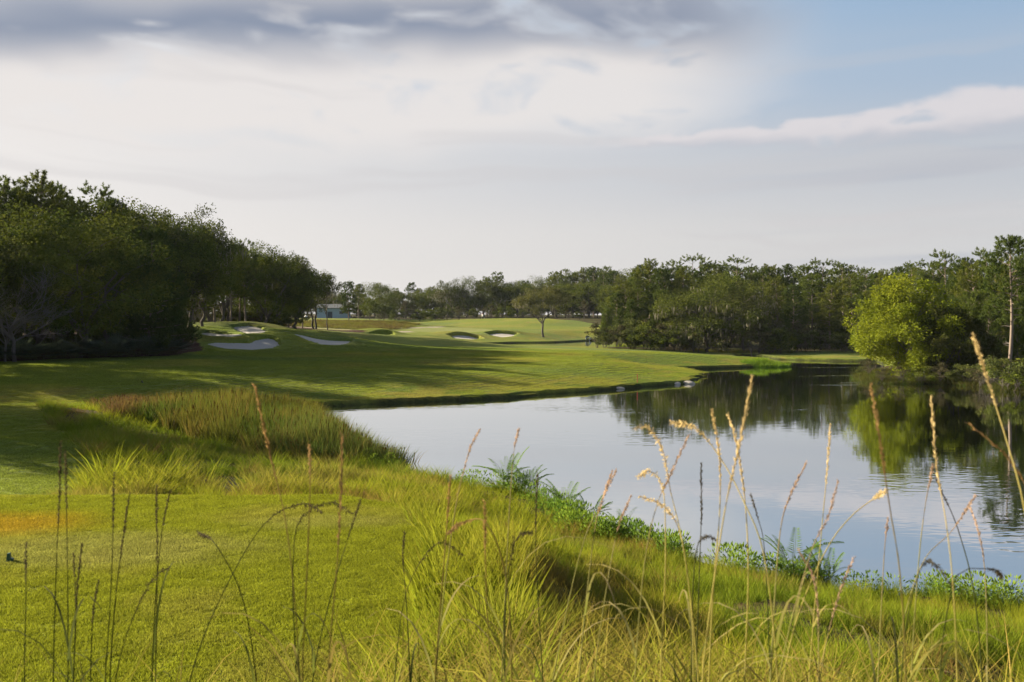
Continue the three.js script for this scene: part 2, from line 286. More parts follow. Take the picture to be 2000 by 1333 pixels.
// ---------- the ground: one sheet to the horizon, told apart by what grows on it ----------
{
  const rad = [0.6], D = Math.PI / 180;
  for (let r = 1.4; r < 1500;) { rad.push(r); r += r < 20 ? 0.09 + 0.0045 * r : r < 60 ? 0.18 : r < 105 ? 0.26 : r < 142 ? 0.22 : r < 175 ? 0.5 : r < 232 ? 0.3 : r < 300 ? 0.9 : r * 0.035; }
  const ang = [];
  for (let a = -33; a < 33; a += 0.155) ang.push(a);
  for (let a = 33; a < 327; a += 3) ang.push(a);
  const nr = rad.length, na = ang.length, n = nr * na, pos = new Float32Array(n * 3), col = new Float32Array(n * 3), uv = new Float32Array(n * 2), kinds = new Array(n);
  for (let i = 0; i < nr; i++) for (let j = 0; j < na; j++) {
    const k = i * na + j, x = Math.sin(ang[j] * D) * rad[i], z = -Math.cos(ang[j] * D) * rad[i], y = height(x, z), kind = kindOf(x, z), c = groundColor(kind, x, z);
    pos.set([x, y, z], k * 3); col.set(c, k * 3); uv.set([x / 3, z / 3], k * 2); kinds[k] = kind;
  }
  const all = [], lists = {};
  const names = { fairway: 'fairway', tee: 'tee_lawn', rough: 'rough_ground', mulch: 'mulch_bed', litter: 'woodland_floor', green: 'putting_green', path: 'cart_path', bed: 'native_bed' };
  for (let i = 0; i < nr - 1; i++) for (let j = 0; j < na; j++) {
    const a = i * na + j, b = i * na + (j + 1) % na, c = a + na, d = b + na;
    all.push(a, c, b, b, c, d);
    (lists[kinds[a]] ??= []).push(a, c, b, b, c, d);
  }
  const whole = new THREE.BufferGeometry();
  whole.setAttribute('position', new THREE.BufferAttribute(pos, 3)); whole.setIndex(all); whole.computeVertexNormals();
  const nor = whole.attributes.normal.array;
  for (const kind in lists) {
    const map = new Map(), idx = lists[kind].map((k) => { if (!map.has(k)) map.set(k, map.size); return map.get(k); }), m = map.size;
    const p = new Float32Array(m * 3), nn = new Float32Array(m * 3), cc = new Float32Array(m * 3), t = new Float32Array(m * 2);
    for (const [k, q] of map) { for (let s = 0; s < 3; s++) { p[q * 3 + s] = pos[k * 3 + s]; nn[q * 3 + s] = nor[k * 3 + s]; cc[q * 3 + s] = col[k * 3 + s]; } t[q * 2] = uv[k * 2]; t[q * 2 + 1] = uv[k * 2 + 1]; }
    const g = new THREE.BufferGeometry();
    g.setAttribute('position', new THREE.BufferAttribute(p, 3)); g.setAttribute('normal', new THREE.BufferAttribute(nn, 3)); g.setAttribute('color', new THREE.BufferAttribute(cc, 3)); g.setAttribute('uv', new THREE.BufferAttribute(t, 2)); g.setIndex(idx);
    structure(names[kind], g, groundMat);
  }
  console.log('ground', all.length / 3);
}
// ---------- bunkers: sand bowls under a turf lip ----------
const sandMat = new THREE.MeshStandardMaterial({ color: new THREE.Color(0.36, 0.335, 0.305), map: sandMap, bumpMap: sandMap, bumpScale: 0.03, roughness: 1 });
for (const b of BUNKERS) {
  const s = 0.3, nx = Math.ceil((b.x1 - b.x0 + 1) / s), nz = Math.ceil((b.z1 - b.z0 + 1) / s), p = [], t = [], idx = [];
  for (let i = 0; i <= nz; i++) for (let j = 0; j <= nx; j++) {
    const x = b.x0 - 0.5 + j * s, z = b.z0 - 0.5 + i * s, d = sd(b.poly, x, z);
    p.push(x, dryHeight(x, z) - lipDepth(b, x, z, d) - 0.5 * ss(0.1, 0.5, d) + 0.05 * (fbm(x, z, 2) - 0.5), z); t.push(x / 2, z / 2);
  }
  for (let i = 0; i < nz; i++) for (let j = 0; j < nx; j++) { const a = i * (nx + 1) + j, c = a + nx + 1; idx.push(a, c, a + 1, a + 1, c, c + 1); }
  const g = new THREE.BufferGeometry(); g.setAttribute('position', new THREE.Float32BufferAttribute(p, 3)); g.setAttribute('uv', new THREE.Float32BufferAttribute(t, 2)); g.setIndex(idx); g.computeVertexNormals();
  structure('sand_bunker', g, sandMat);
}
// ---------- water ----------
{
  const N = 2048, X0 = -20, X1 = 100, Z0 = -150, Z1 = -12, data = new Uint8Array(N * N * 4);
  const streaks = [[28, 40, -97.5, 0.35], [25, 33, -85.5, 0.25], [33, 43, -112, 0.3], [29, 34, -88, 0.12]];
  for (let j = 0; j < N; j++) for (let i = 0; i < N; i++) {
    const x = X0 + (X1 - X0) * i / N, z = Z0 + (Z1 - Z0) * j / N;
    let amp = 0.25 + 0.75 * ss(0.5, 0.72, fbm(x / 18 + 2, z / 7, 3));
    let s = 0;
    for (const [a, b, zz, w] of streaks) s = Math.max(s, ss(a - 2, a + 2, x) * (1 - ss(b - 2, b + 2, x)) * Math.exp(-(((z - zz - 0.8 * Math.sin(x * 0.3)) / w) ** 2)));
    const v = amp * (0.55 * noise(x * 1.1, z * 3.2) + 0.45 * noise(x * 3.2 + 9, z * 9)) * 0.6 + s * 2.6 * noise(x * 2, z * 6);
    data[(j * N + i) * 4] = data[(j * N + i) * 4 + 1] = data[(j * N + i) * 4 + 2] = Math.min(255, v * 95); data[(j * N + i) * 4 + 3] = 255;
  }
  const bump = new THREE.DataTexture(data, N, N); bump.magFilter = bump.minFilter = THREE.LinearFilter; bump.wrapS = bump.wrapT = THREE.MirroredRepeatWrapping; bump.needsUpdate = true;
  const mat = new THREE.MeshPhysicalMaterial({ color: new THREE.Color(0.60, 0.64, 0.655), metalness: 1, roughness: 0.03, bumpMap: bump, bumpScale: 0.025 });
  const quad = (x0, x1, z0, z1) => {
    const g = new THREE.BufferGeometry();
    g.setAttribute('position', new THREE.Float32BufferAttribute([x0, 0, z1, x1, 0, z1, x1, 0, z0, x0, 0, z0], 3)); g.setIndex([0, 1, 2, 0, 2, 3]);
    g.setAttribute('uv', new THREE.Float32BufferAttribute([[x0, z1], [x1, z1], [x1, z0], [x0, z0]].flatMap(([x, z]) => [(x - X0) / (X1 - X0), (z - Z0) / (Z1 - Z0)]), 2)); g.computeVertexNormals();
    return g;
  };
  structure('lake_water', quad(X0, X1, Z0, Z1), mat);
  structure('pond_water', quad(-10, 30, -235, -162), mat);
}
// ---------- plant shapes ----------
class Geo {
  constructor() { this.p = []; this.n = []; this.c = []; this.i = []; }
  vert(p, n, c) { this.p.push(p[0], p[1], p[2]); this.n.push(n[0], n[1], n[2]); this.c.push(c[0], c[1], c[2]); return this.p.length / 3 - 1; }
  // a leaf: rhombus from a along direction d (length l), width w, lying in the plane with side s
  leaf(a, d, s, l, w, c) {
    const n = [d[1] * s[2] - d[2] * s[1], d[2] * s[0] - d[0] * s[2], d[0] * s[1] - d[1] * s[0]], m = l * 0.45;
    const k0 = this.vert(a, n, c), k1 = this.vert([a[0] + d[0] * m + s[0] * w, a[1] + d[1] * m + s[1] * w, a[2] + d[2] * m + s[2] * w], n, c);
    const k2 = this.vert([a[0] + d[0] * l, a[1] + d[1] * l, a[2] + d[2] * l], n, c), k3 = this.vert([a[0] + d[0] * m - s[0] * w, a[1] + d[1] * m - s[1] * w, a[2] + d[2] * m - s[2] * w], n, c);
    this.i.push(k0, k2, k1, k0, k3, k2);
  }
  needle(a, d, s, l, w, c) {
    const n = [d[1] * s[2] - d[2] * s[1], d[2] * s[0] - d[0] * s[2], d[0] * s[1] - d[1] * s[0]];
    const k = this.vert([a[0] + s[0] * w, a[1] + s[1] * w, a[2] + s[2] * w], n, c); this.vert([a[0] - s[0] * w, a[1] - s[1] * w, a[2] - s[2] * w], n, c); this.vert([a[0] + d[0] * l, a[1] + d[1] * l, a[2] + d[2] * l], n, c);
    this.i.push(k, k + 1, k + 2);
  }
  // a bent blade: strip of n pieces, bending from direction d towards gravity/lean by b
  blade(a, d, s, l, w, b, c, n = 3, c2 = c) {
    let q = [...a], v = [...d], prev = null;
    for (let k = 0; k <= n; k++) {
      const t = k / n, ww = w * (1 - t * t) + 0.0004, nn = [v[1] * s[2] - v[2] * s[1], v[2] * s[0] - v[0] * s[2], v[0] * s[1] - v[1] * s[0]], cc = mix3(c, c2, t);
      const e = this.vert([q[0] + s[0] * ww, q[1] + s[1] * ww, q[2] + s[2] * ww], nn, cc); this.vert([q[0] - s[0] * ww, q[1] - s[1] * ww, q[2] - s[2] * ww], nn, cc);
      if (prev !== null) this.i.push(prev, prev + 1, e, e, prev + 1, e + 1);
      prev = e;
      for (let j = 0; j < 3; j++) q[j] += v[j] * l / n;
      v = norm([v[0] + b[0] * (k + 1) / n, v[1] + b[1] * (k + 1) / n, v[2] + b[2] * (k + 1) / n]);
    }
  }
  tube(pts, rad, sides, c) {
    let prev = -1;
    for (let k = 0; k < pts.length; k++) {
      const a = pts[Math.max(0, k - 1)], b = pts[Math.min(pts.length - 1, k + 1)], d = norm([b[0] - a[0], b[1] - a[1], b[2] - a[2]]);
      const s = norm(Math.abs(d[1]) > 0.9 ? cross(d, [1, 0, 0]) : cross(d, [0, 1, 0])), t = cross(s, d), first = this.p.length / 3;
      for (let j = 0; j < sides; j++) {
        const q = j / sides * Math.PI * 2, e = [s[0] * Math.cos(q) + t[0] * Math.sin(q), s[1] * Math.cos(q) + t[1] * Math.sin(q), s[2] * Math.cos(q) + t[2] * Math.sin(q)], r = rad[k];
        this.vert([pts[k][0] + e[0] * r, pts[k][1] + e[1] * r, pts[k][2] + e[2] * r], e, Array.isArray(c[0]) ? c[k] : c);
      }
      if (prev >= 0) for (let j = 0; j < sides; j++) { const j2 = (j + 1) % sides; this.i.push(prev + j, first + j, prev + j2, first + j, first + j2, prev + j2); }
      prev = first;
    }
  }
  build() {
    const g = new THREE.BufferGeometry();
    g.setAttribute('position', new THREE.Float32BufferAttribute(this.p, 3)); g.setAttribute('normal', new THREE.Float32BufferAttribute(this.n, 3)); g.setAttribute('color', new THREE.Float32BufferAttribute(this.c, 3)); g.setIndex(this.i);
    triangles += this.i.length / 3;
    return g;
  }
}
let triangles = 0;
const norm = (v) => { const l = Math.hypot(v[0], v[1], v[2]) || 1; return [v[0] / l, v[1] / l, v[2] / l]; };
const cross = (a, b) => [a[1] * b[2] - a[2] * b[1], a[2] * b[0] - a[0] * b[2], a[0] * b[1] - a[1] * b[0]];
const ball = (R) => { const z = R() * 2 - 1, a = R() * 6.2832, r = Math.sqrt(1 - z * z); return [r * Math.cos(a), z, r * Math.sin(a)]; };
const lerp3 = mix3, tint = (c, k) => [c[0] * k, c[1] * k, c[2] * k];
const leafMat = (t = 0.38, extra = {}) => new THREE.MeshPhysicalMaterial({ vertexColors: true, roughness: 1, transmission: t, thickness: 0, specularIntensity: 0.04, side: THREE.DoubleSide, ...extra });
const barkMat = new THREE.MeshStandardMaterial({ vertexColors: true, roughness: 1, bumpMap: grassBump, bumpScale: 0.01 });
const foliage = leafMat(0.2), willowLeaf = leafMat(0.36), needles = leafMat(0.3), bladesMat = leafMat(0.42), mossMat = leafMat(0.3);

function oak(seed, o) {
  const { h = 11, w = 11, base = 0.28, lobes = 30, per = 560, leaf = 0.18, narrow = 0.42, colors, bark = [0.075, 0.065, 0.055], moss = 0, low = 0.0, stems = 1, thin = 0 } = o;
  const R = rng(seed), trunk = new Geo(), crown = new Geo(), mossGeo = moss ? new Geo() : null;
  const cy = h * (base + 1) / 2, ry = h * (1 - base) / 2, rx = w / 2, forks = [];
  const limb = (a, b, r0, r1, n, sag) => { const pts = [], rr = []; for (let k = 0; k <= n; k++) { const t = k / n; pts.push([mix(a[0], b[0], t) + (k && k < n ? (R() - 0.5) * 0.06 * h : 0), mix(a[1], b[1], Math.pow(t, sag)), mix(a[2], b[2], t) + (k && k < n ? (R() - 0.5) * 0.06 * h : 0)]); rr.push(mix(r0, r1, t)); } trunk.tube(pts, rr, r0 > 0.12 ? 8 : 5, bark); return pts; };
  const tr = 0.022 * h;
  for (let s = 0; s < stems; s++) {
    const a = R() * 6.28, lean = (stems > 1 ? 0.14 : 0.05) * w, top = [Math.cos(a) * lean, h * Math.max(base, 0.12) * (0.9 + 0.2 * R()), Math.sin(a) * lean], foot = stems > 1 ? [Math.cos(a) * 0.05 * w, -0.4, Math.sin(a) * 0.05 * w] : [0, -0.4, 0];
    limb(foot, top, tr * 1.25 / Math.sqrt(stems), tr * 0.85 / Math.sqrt(stems), 4, 1);
    const nl = 6;
    for (let k = 0; k < nl; k++) { const b = k / nl * 6.28 + R(), e = k === 0 ? 0.1 : 0.35 + 0.35 * R(), end = [top[0] + Math.cos(b) * rx * e, cy + ry * (k === 0 ? 0.35 : R() * 0.5 - 0.35), top[2] + Math.sin(b) * rx * e]; forks.push(...limb(top, end, tr * 0.55 / Math.sqrt(stems), tr * 0.2, 4, 0.75).slice(1)); }
  }
  for (let k = 0; k < lobes; k++) {
    let d = ball(R); if (d[1] < -0.35 - low) d[1] *= -0.5; d = norm(d);
    const e = 0.52 + 0.5 * Math.pow(R(), 0.55), q = [d[0] * rx * e * (0.9 + 0.25 * R()), cy + d[1] * ry * e, d[2] * rx * e * (0.9 + 0.25 * R())];
    let near = forks[0], bd = 1e9; for (const f of forks) { const dd = (f[0] - q[0]) ** 2 + (f[1] - q[1]) ** 2 * 1.5 + (f[2] - q[2]) ** 2; if (dd < bd) { bd = dd; near = f; } }
    limb(near, q, tr * 0.18, tr * 0.06, 3, 0.85);
    const rl = (0.15 + 0.08 * R()) * w * (w / h > 1.2 ? 0.85 : 1), lobeCol = lerp3(colors[0], colors[1], R()), clumps = 8;
    for (let m = 0; m < clumps; m++) {
      const u = ball(R); u[1] = u[1] * 0.75 + 0.2; const cp = [q[0] + u[0] * rl * (0.4 + 0.5 * R()), q[1] + u[1] * rl * 0.62, q[2] + u[2] * rl * (0.4 + 0.5 * R())], rc = rl * (0.28 + 0.18 * R()), cc = lerp3(lobeCol, colors[2] ?? colors[1], R() * 0.5), nn = Math.round(per / clumps * (thin ? (R() < thin ? 0.15 : 1) : 0.7 + 0.6 * R()));
      for (let j = 0; j < nn; j++) {
        const v = ball(R), e2 = Math.cbrt(R()), a = [cp[0] + v[0] * rc * e2, cp[1] + v[1] * rc * e2 * 0.8, cp[2] + v[2] * rc * e2], dd = norm([v[0] + u[0] * 0.4 + (R() - 0.5), v[1] * 0.5 + (R() - 0.6), v[2] + u[2] * 0.4 + (R() - 0.5)]), s = norm(cross(dd, ball(R))), l = leaf * (0.7 + 0.6 * R());
        crown.leaf(a, dd, s, l, l * narrow, tint(cc, 0.8 + 0.4 * R()));
      }
    }
    if (mossGeo && (d[1] < 0.45 || R() < 0.3)) for (let j = 0; j < moss; j++) {
      const a = R() * 6.28, r = rl * (0.4 + 0.8 * R()), l = 0.5 + 1.3 * R() * R(), at = [q[0] + Math.cos(a) * r, q[1] - rl * 0.25 * R(), q[2] + Math.sin(a) * r];
      for (let s = 0; s < 5; s++) mossGeo.leaf([at[0] + (R() - 0.5) * 0.2, at[1] - 0.1 * R(), at[2] + (R() - 0.5) * 0.2], norm([(R() - 0.5) * 0.15, -1, (R() - 0.5) * 0.15]), norm([R() - 0.5, 0, R() - 0.5]), l * (0.5 + 0.5 * R()), 0.035 + 0.03 * R(), tint([0.17, 0.16, 0.115], 0.8 + 0.4 * R()));
    }
  }
  return { h, w, trunk: trunk.build(), crown: crown.build(), moss: mossGeo?.build(), mat: foliage };
}
function pine(seed, o) {
  const { h = 15, base = 0.34, reach = 2.9, step = 0.26, colors, full = 1, needle = 0.28, bushy = 0, bark = [0.15, 0.118, 0.095] } = o;
  const R = rng(seed), trunk = new Geo(), crown = new Geo(), pts = [], rr = [], sx = (R() - 0.5) * 0.05, sz = (R() - 0.5) * 0.05, ph = R() * 6;
  const at = (y) => [sx * y + 0.10 * Math.sin(y * 0.5 + ph), y, sz * y + 0.10 * Math.cos(y * 0.43 + ph)];
  for (let k = 0; k <= 14; k++) { const y = -0.4 + (h + 0.3) * k / 14; pts.push(at(y)); rr.push(0.0125 * h * Math.pow(1 - k / 14.6, 0.8) + 0.012); }
  trunk.tube(pts, rr, 8, bark);
  const tuft = (p, d) => {
    const c = tint(lerp3(colors[0], colors[1], R()), 0.85 + 0.3 * R());
    for (let k = 0; k < 34; k++) { const v = ball(R), e = norm([d[0] * 0.75 + v[0] * 0.95, d[1] * 0.75 + v[1] * 0.95, d[2] * 0.75 + v[2] * 0.95]); const sh = 0.34 * R(); crown.needle([p[0] + d[0] * sh, p[1] + (d[1] * 0.5 + 0.5) * sh, p[2] + d[2] * sh], e, norm(cross(e, ball(R))), needle * (0.65 + 0.5 * R()), 0.032, c); }
  };
  const clump = (q, r, a, n) => { for (let k = 0; k < n; k++) { const u = ball(R), e = Math.cbrt(R()); tuft([q[0] + u[0] * r * e, q[1] + u[1] * r * e * 0.95 + 0.15 * r, q[2] + u[2] * r * e], norm([Math.cos(a) * 0.35 + u[0] * 0.7, 0.55 + u[1] * 0.4, Math.sin(a) * 0.35 + u[2] * 0.7])); } };
  const turnOf = R() * 6.28; let count = 0;
  for (let y = h * base; y < h - 0.25; y += step * (0.35 + 0.9 * R()), count++) {
    if (R() > full) continue;
    const t = (y - h * base) / (h * (1 - base)), prof = bushy ? Math.pow(1 - t, 0.7) * 0.95 + 0.12 : (0.62 + 0.38 * Math.sin(Math.PI * Math.min(1, t * 0.75 + 0.2))) * Math.pow(1 - Math.pow(t, 3.2), 0.7) + 0.08;
    const a = turnOf + count * 2.4 + (R() - 0.5) * 1.1, L = reach * prof * (R() < 0.2 ? 0.45 : 0.6 + 0.55 * R()), rise = mix(-0.02, 0.8, t * t) + (R() - 0.5) * 0.35, o0 = at(y), bp = [], br = [];
    const dir = (s) => [Math.cos(a) * L * s, L * (rise * s + 0.16 * s * s), Math.sin(a) * L * s];
    for (let k = 0; k <= 4; k++) { const v = dir(k / 4); bp.push([o0[0] + v[0], o0[1] + v[1], o0[2] + v[2]]); br.push(mix(0.02 + 0.014 * L, 0.008, k / 4)); }
    trunk.tube(bp, br, 4, bark);
    const nc = Math.max(1, Math.round(L * 1.15));
    for (let k = 0; k < nc; k++) { const s = 1 - 0.58 * k / nc, v = dir(s), side = (R() - 0.5) * 0.7 * (1.2 - s) * L; clump([o0[0] + v[0] - Math.sin(a) * side, o0[1] + v[1], o0[2] + v[2] + Math.cos(a) * side], 0.36 + 0.24 * R() + 0.05 * L, a, 8 + Math.round(5 * R())); }
  }
  for (let k = 0; k < 6; k++) tuft([at(h)[0] + (R() - 0.5) * 0.3, h - 0.35 * R(), at(h)[2] + (R() - 0.5) * 0.3], [0, 1, 0]);
  if (!bushy) for (let k = 0; k < 5; k++) { const y = h * base * (0.55 + 0.45 * R()), a = R() * 6.28, L = 0.5 + 1.2 * R(), o0 = at(y); trunk.tube([o0, [o0[0] + Math.cos(a) * L * 0.6, y + 0.1, o0[2] + Math.sin(a) * L * 0.6], [o0[0] + Math.cos(a) * L, y + 0.35 * R(), o0[2] + Math.sin(a) * L]], [0.03, 0.02, 0.006], 4, [0.16, 0.14, 0.125]); }
  return { h, w: reach * 2, trunk: trunk.build(), crown: crown.build(), mat: needles };
}
function bareTree(seed, o) {
  const { h = 10, w = 8, twig = [0.125, 0.115, 0.11] } = o, R = rng(seed), trunk = new Geo(), crown = new Geo();
  const grow = (p, d, l, r, lv) => {
    const pts = [p], n = 3, rr = [r]; let q = p, v = d;
    for (let k = 1; k <= n; k++) { v = norm([v[0] + (R() - 0.5) * 0.5, v[1] + (R() - 0.42) * 0.35, v[2] + (R() - 0.5) * 0.5]); q = [q[0] + v[0] * l / n, q[1] + v[1] * l / n, q[2] + v[2] * l / n]; pts.push(q); rr.push(mix(r, r * 0.6, k / n)); }
    (lv < 2 ? trunk : crown).tube(pts, rr, lv < 2 ? 6 : 3, tint(twig, 0.8 + 0.4 * R()));
    if (lv >= 5) return;
    const kids = lv === 0 ? 6 : lv < 3 ? 4 : 4;
    for (let k = 0; k < kids; k++) { const at = pts[lv === 0 ? 2 + (k % 2) : 1 + (k % 3)], e = ball(R), out = lv === 0 ? [Math.cos(k * 1.05) * 0.9, 0.65, Math.sin(k * 1.05) * 0.9] : [v[0] + e[0] * 0.85, v[1] + e[1] * 0.6 + 0.1, v[2] + e[2] * 0.85]; grow(at, norm(out), l * (lv === 0 ? 1.05 : 0.62) * (0.75 + 0.5 * R()), Math.max(0.011, rr[2] * 0.6), lv + 1); }
  };
  grow([0, -0.4, 0], [0.05, 1, 0], h * 0.33, 0.018 * h, 0);
  return { h, w, trunk: trunk.build(), crown: crown.build(), mat: barkMat };
}
const fronds = (() => {                                               // saw palmetto leaf: a fan of narrow blades on a stalk
  const g = new Geo(), R = rng(77), c = [0.085, 0.11, 0.07];
  g.tube([[0, 0, 0], [0, 0.35, 0.12], [0, 0.65, 0.3]], [0.012, 0.010, 0.008], 4, [0.09, 0.1, 0.04]);
  for (let k = 0; k < 15; k++) { const a = (k / 14 - 0.5) * 3.9, d = norm([Math.sin(a), Math.cos(a) * 0.75 + 0.1, Math.cos(a) * 0.55]); g.blade([0, 0.65, 0.3], d, norm(cross(d, [0, -0.55, 0.8])), 0.52 + 0.12 * R(), 0.024, [0, -0.12, 0], tint(c, 0.85 + 0.3 * R()), 3); }
  return g.build();
})();
const G1 = [[0.043, 0.067, 0.012], [0.074, 0.096, 0.016], [0.15, 0.154, 0.019]], G2 = [[0.044, 0.06, 0.017], [0.068, 0.078, 0.02], [0.084, 0.084, 0.026]], GP = [[0.066, 0.095, 0.019], [0.112, 0.138, 0.025]], GW = [[0.116, 0.149, 0.01], [0.166, 0.188, 0.014], [0.149, 0.171, 0.014]], GD = [[0.058, 0.078, 0.02], [0.08, 0.095, 0.024], [0.102, 0.106, 0.03]];
const GPd = [[0.045, 0.07, 0.016], [0.08, 0.105, 0.02]], GPy = [[0.08, 0.10, 0.018], [0.14, 0.155, 0.026]];
const P = {
  oak: [oak(1, { colors: G1, base: 0.1, lobes: 36, per: 640, low: 0.5 }), oak(2, { colors: G1, w: 12, base: 0.14, lobes: 36, per: 640, low: 0.5 }), oak(3, { colors: G2, h: 12, w: 10, base: 0.12, lobes: 36, per: 640, low: 0.5 })],
  grey_oak: [oak(4, { colors: [[0.05, 0.055, 0.035], [0.068, 0.065, 0.045], [0.08, 0.073, 0.055]], per: 240, leaf: 0.14, moss: 10, thin: 0.3 }), oak(14, { colors: [[0.048, 0.052, 0.032], [0.064, 0.062, 0.042], [0.08, 0.073, 0.055]], per: 260, leaf: 0.14, moss: 8, w: 12, thin: 0.3 })],
  moss_oak: [oak(5, { colors: G2, moss: 14, per: 420 }), oak(6, { colors: [[0.045, 0.066, 0.014], [0.072, 0.09, 0.017], [0.11, 0.115, 0.022]], w: 13, h: 11, base: 0.08, lobes: 44, low: 0.6, moss: 9, per: 600, bark: [0.05, 0.043, 0.036] })],
  lone_oak: [oak(16, { colors: [[0.08, 0.09, 0.025], [0.115, 0.115, 0.034], [0.14, 0.13, 0.045]], w: 11, h: 10, base: 0.3, moss: 7, per: 620, lobes: 34, thin: 0.1 })],
  fork_oak: [oak(17, { colors: G2, w: 8.5, h: 11, base: 0.4, moss: 6, per: 420, stems: 2, thin: 0.2, bark: [0.03, 0.027, 0.024] })],
  pine: [pine(10, { colors: GP }), pine(11, { colors: GPd, base: 0.42, reach: 2.6, full: 0.9 }), pine(12, { colors: GPy, base: 0.28, reach: 3.1 }), pine(13, { colors: GP, base: 0.5, reach: 3.2, full: 0.8, step: 0.3 }), pine(18, { colors: GPd, base: 0.22, reach: 2.7, step: 0.25 })],
  bushy_pine: [pine(20, { colors: GPd, h: 11, base: 0.08, reach: 3.3, step: 0.17, bushy: 1 }), pine(21, { colors: GP, h: 9, base: 0.06, reach: 2.6, step: 0.16, bushy: 1 })],
  bare: [bareTree(30, {}), bareTree(31, { w: 9 })],
  shrub: [oak(40, { colors: GD, h: 3.2, w: 3.6, base: 0.05, lobes: 16, per: 300, leaf: 0.13, stems: 4, low: 0.4 }), oak(41, { colors: [[0.05, 0.053, 0.022], [0.072, 0.066, 0.03], [0.09, 0.075, 0.045]], h: 3.4, w: 3.2, base: 0.08, lobes: 14, per: 200, leaf: 0.12, stems: 5, low: 0.3, thin: 0.35 }), oak(42, { colors: G1, h: 2.8, w: 3.6, base: 0.03, lobes: 16, per: 300, leaf: 0.12, stems: 4, low: 0.5 })],
  willow: [oak(50, { colors: GW, h: 9, w: 8.8, base: -0.07, lobes: 76, per: 620, leaf: 0.26, narrow: 0.22, stems: 5, low: 0.7 })],
  myrtle: [oak(51, { colors: [[0.035, 0.05, 0.012], [0.055, 0.066, 0.015], [0.085, 0.078, 0.02]], h: 6.5, w: 6.2, base: 0.02, lobes: 44, per: 520, leaf: 0.2, narrow: 0.5, stems: 4, low: 0.7 })],
};
console.log('plant triangles', triangles);
P.willow[0].mat = willowLeaf;
const roster = [];
const CATEGORY = { oak: 'tree', grey_oak: 'tree', moss_oak: 'tree', lone_oak: 'tree', fork_oak: 'tree', pine: 'tree', bushy_pine: 'tree', bare: 'tree', shrub: 'shrub', willow: 'tree', myrtle: 'shrub' };
const NAME = { oak: 'oak_tree', grey_oak: 'oak_tree', moss_oak: 'oak_tree', lone_oak: 'oak_tree', fork_oak: 'oak_tree', pine: 'pine_tree', bushy_pine: 'bushy_pine_tree', bare: 'bare_tree', shrub: 'shrub', willow: 'willow_tree', myrtle: 'wax_myrtle_bush' };
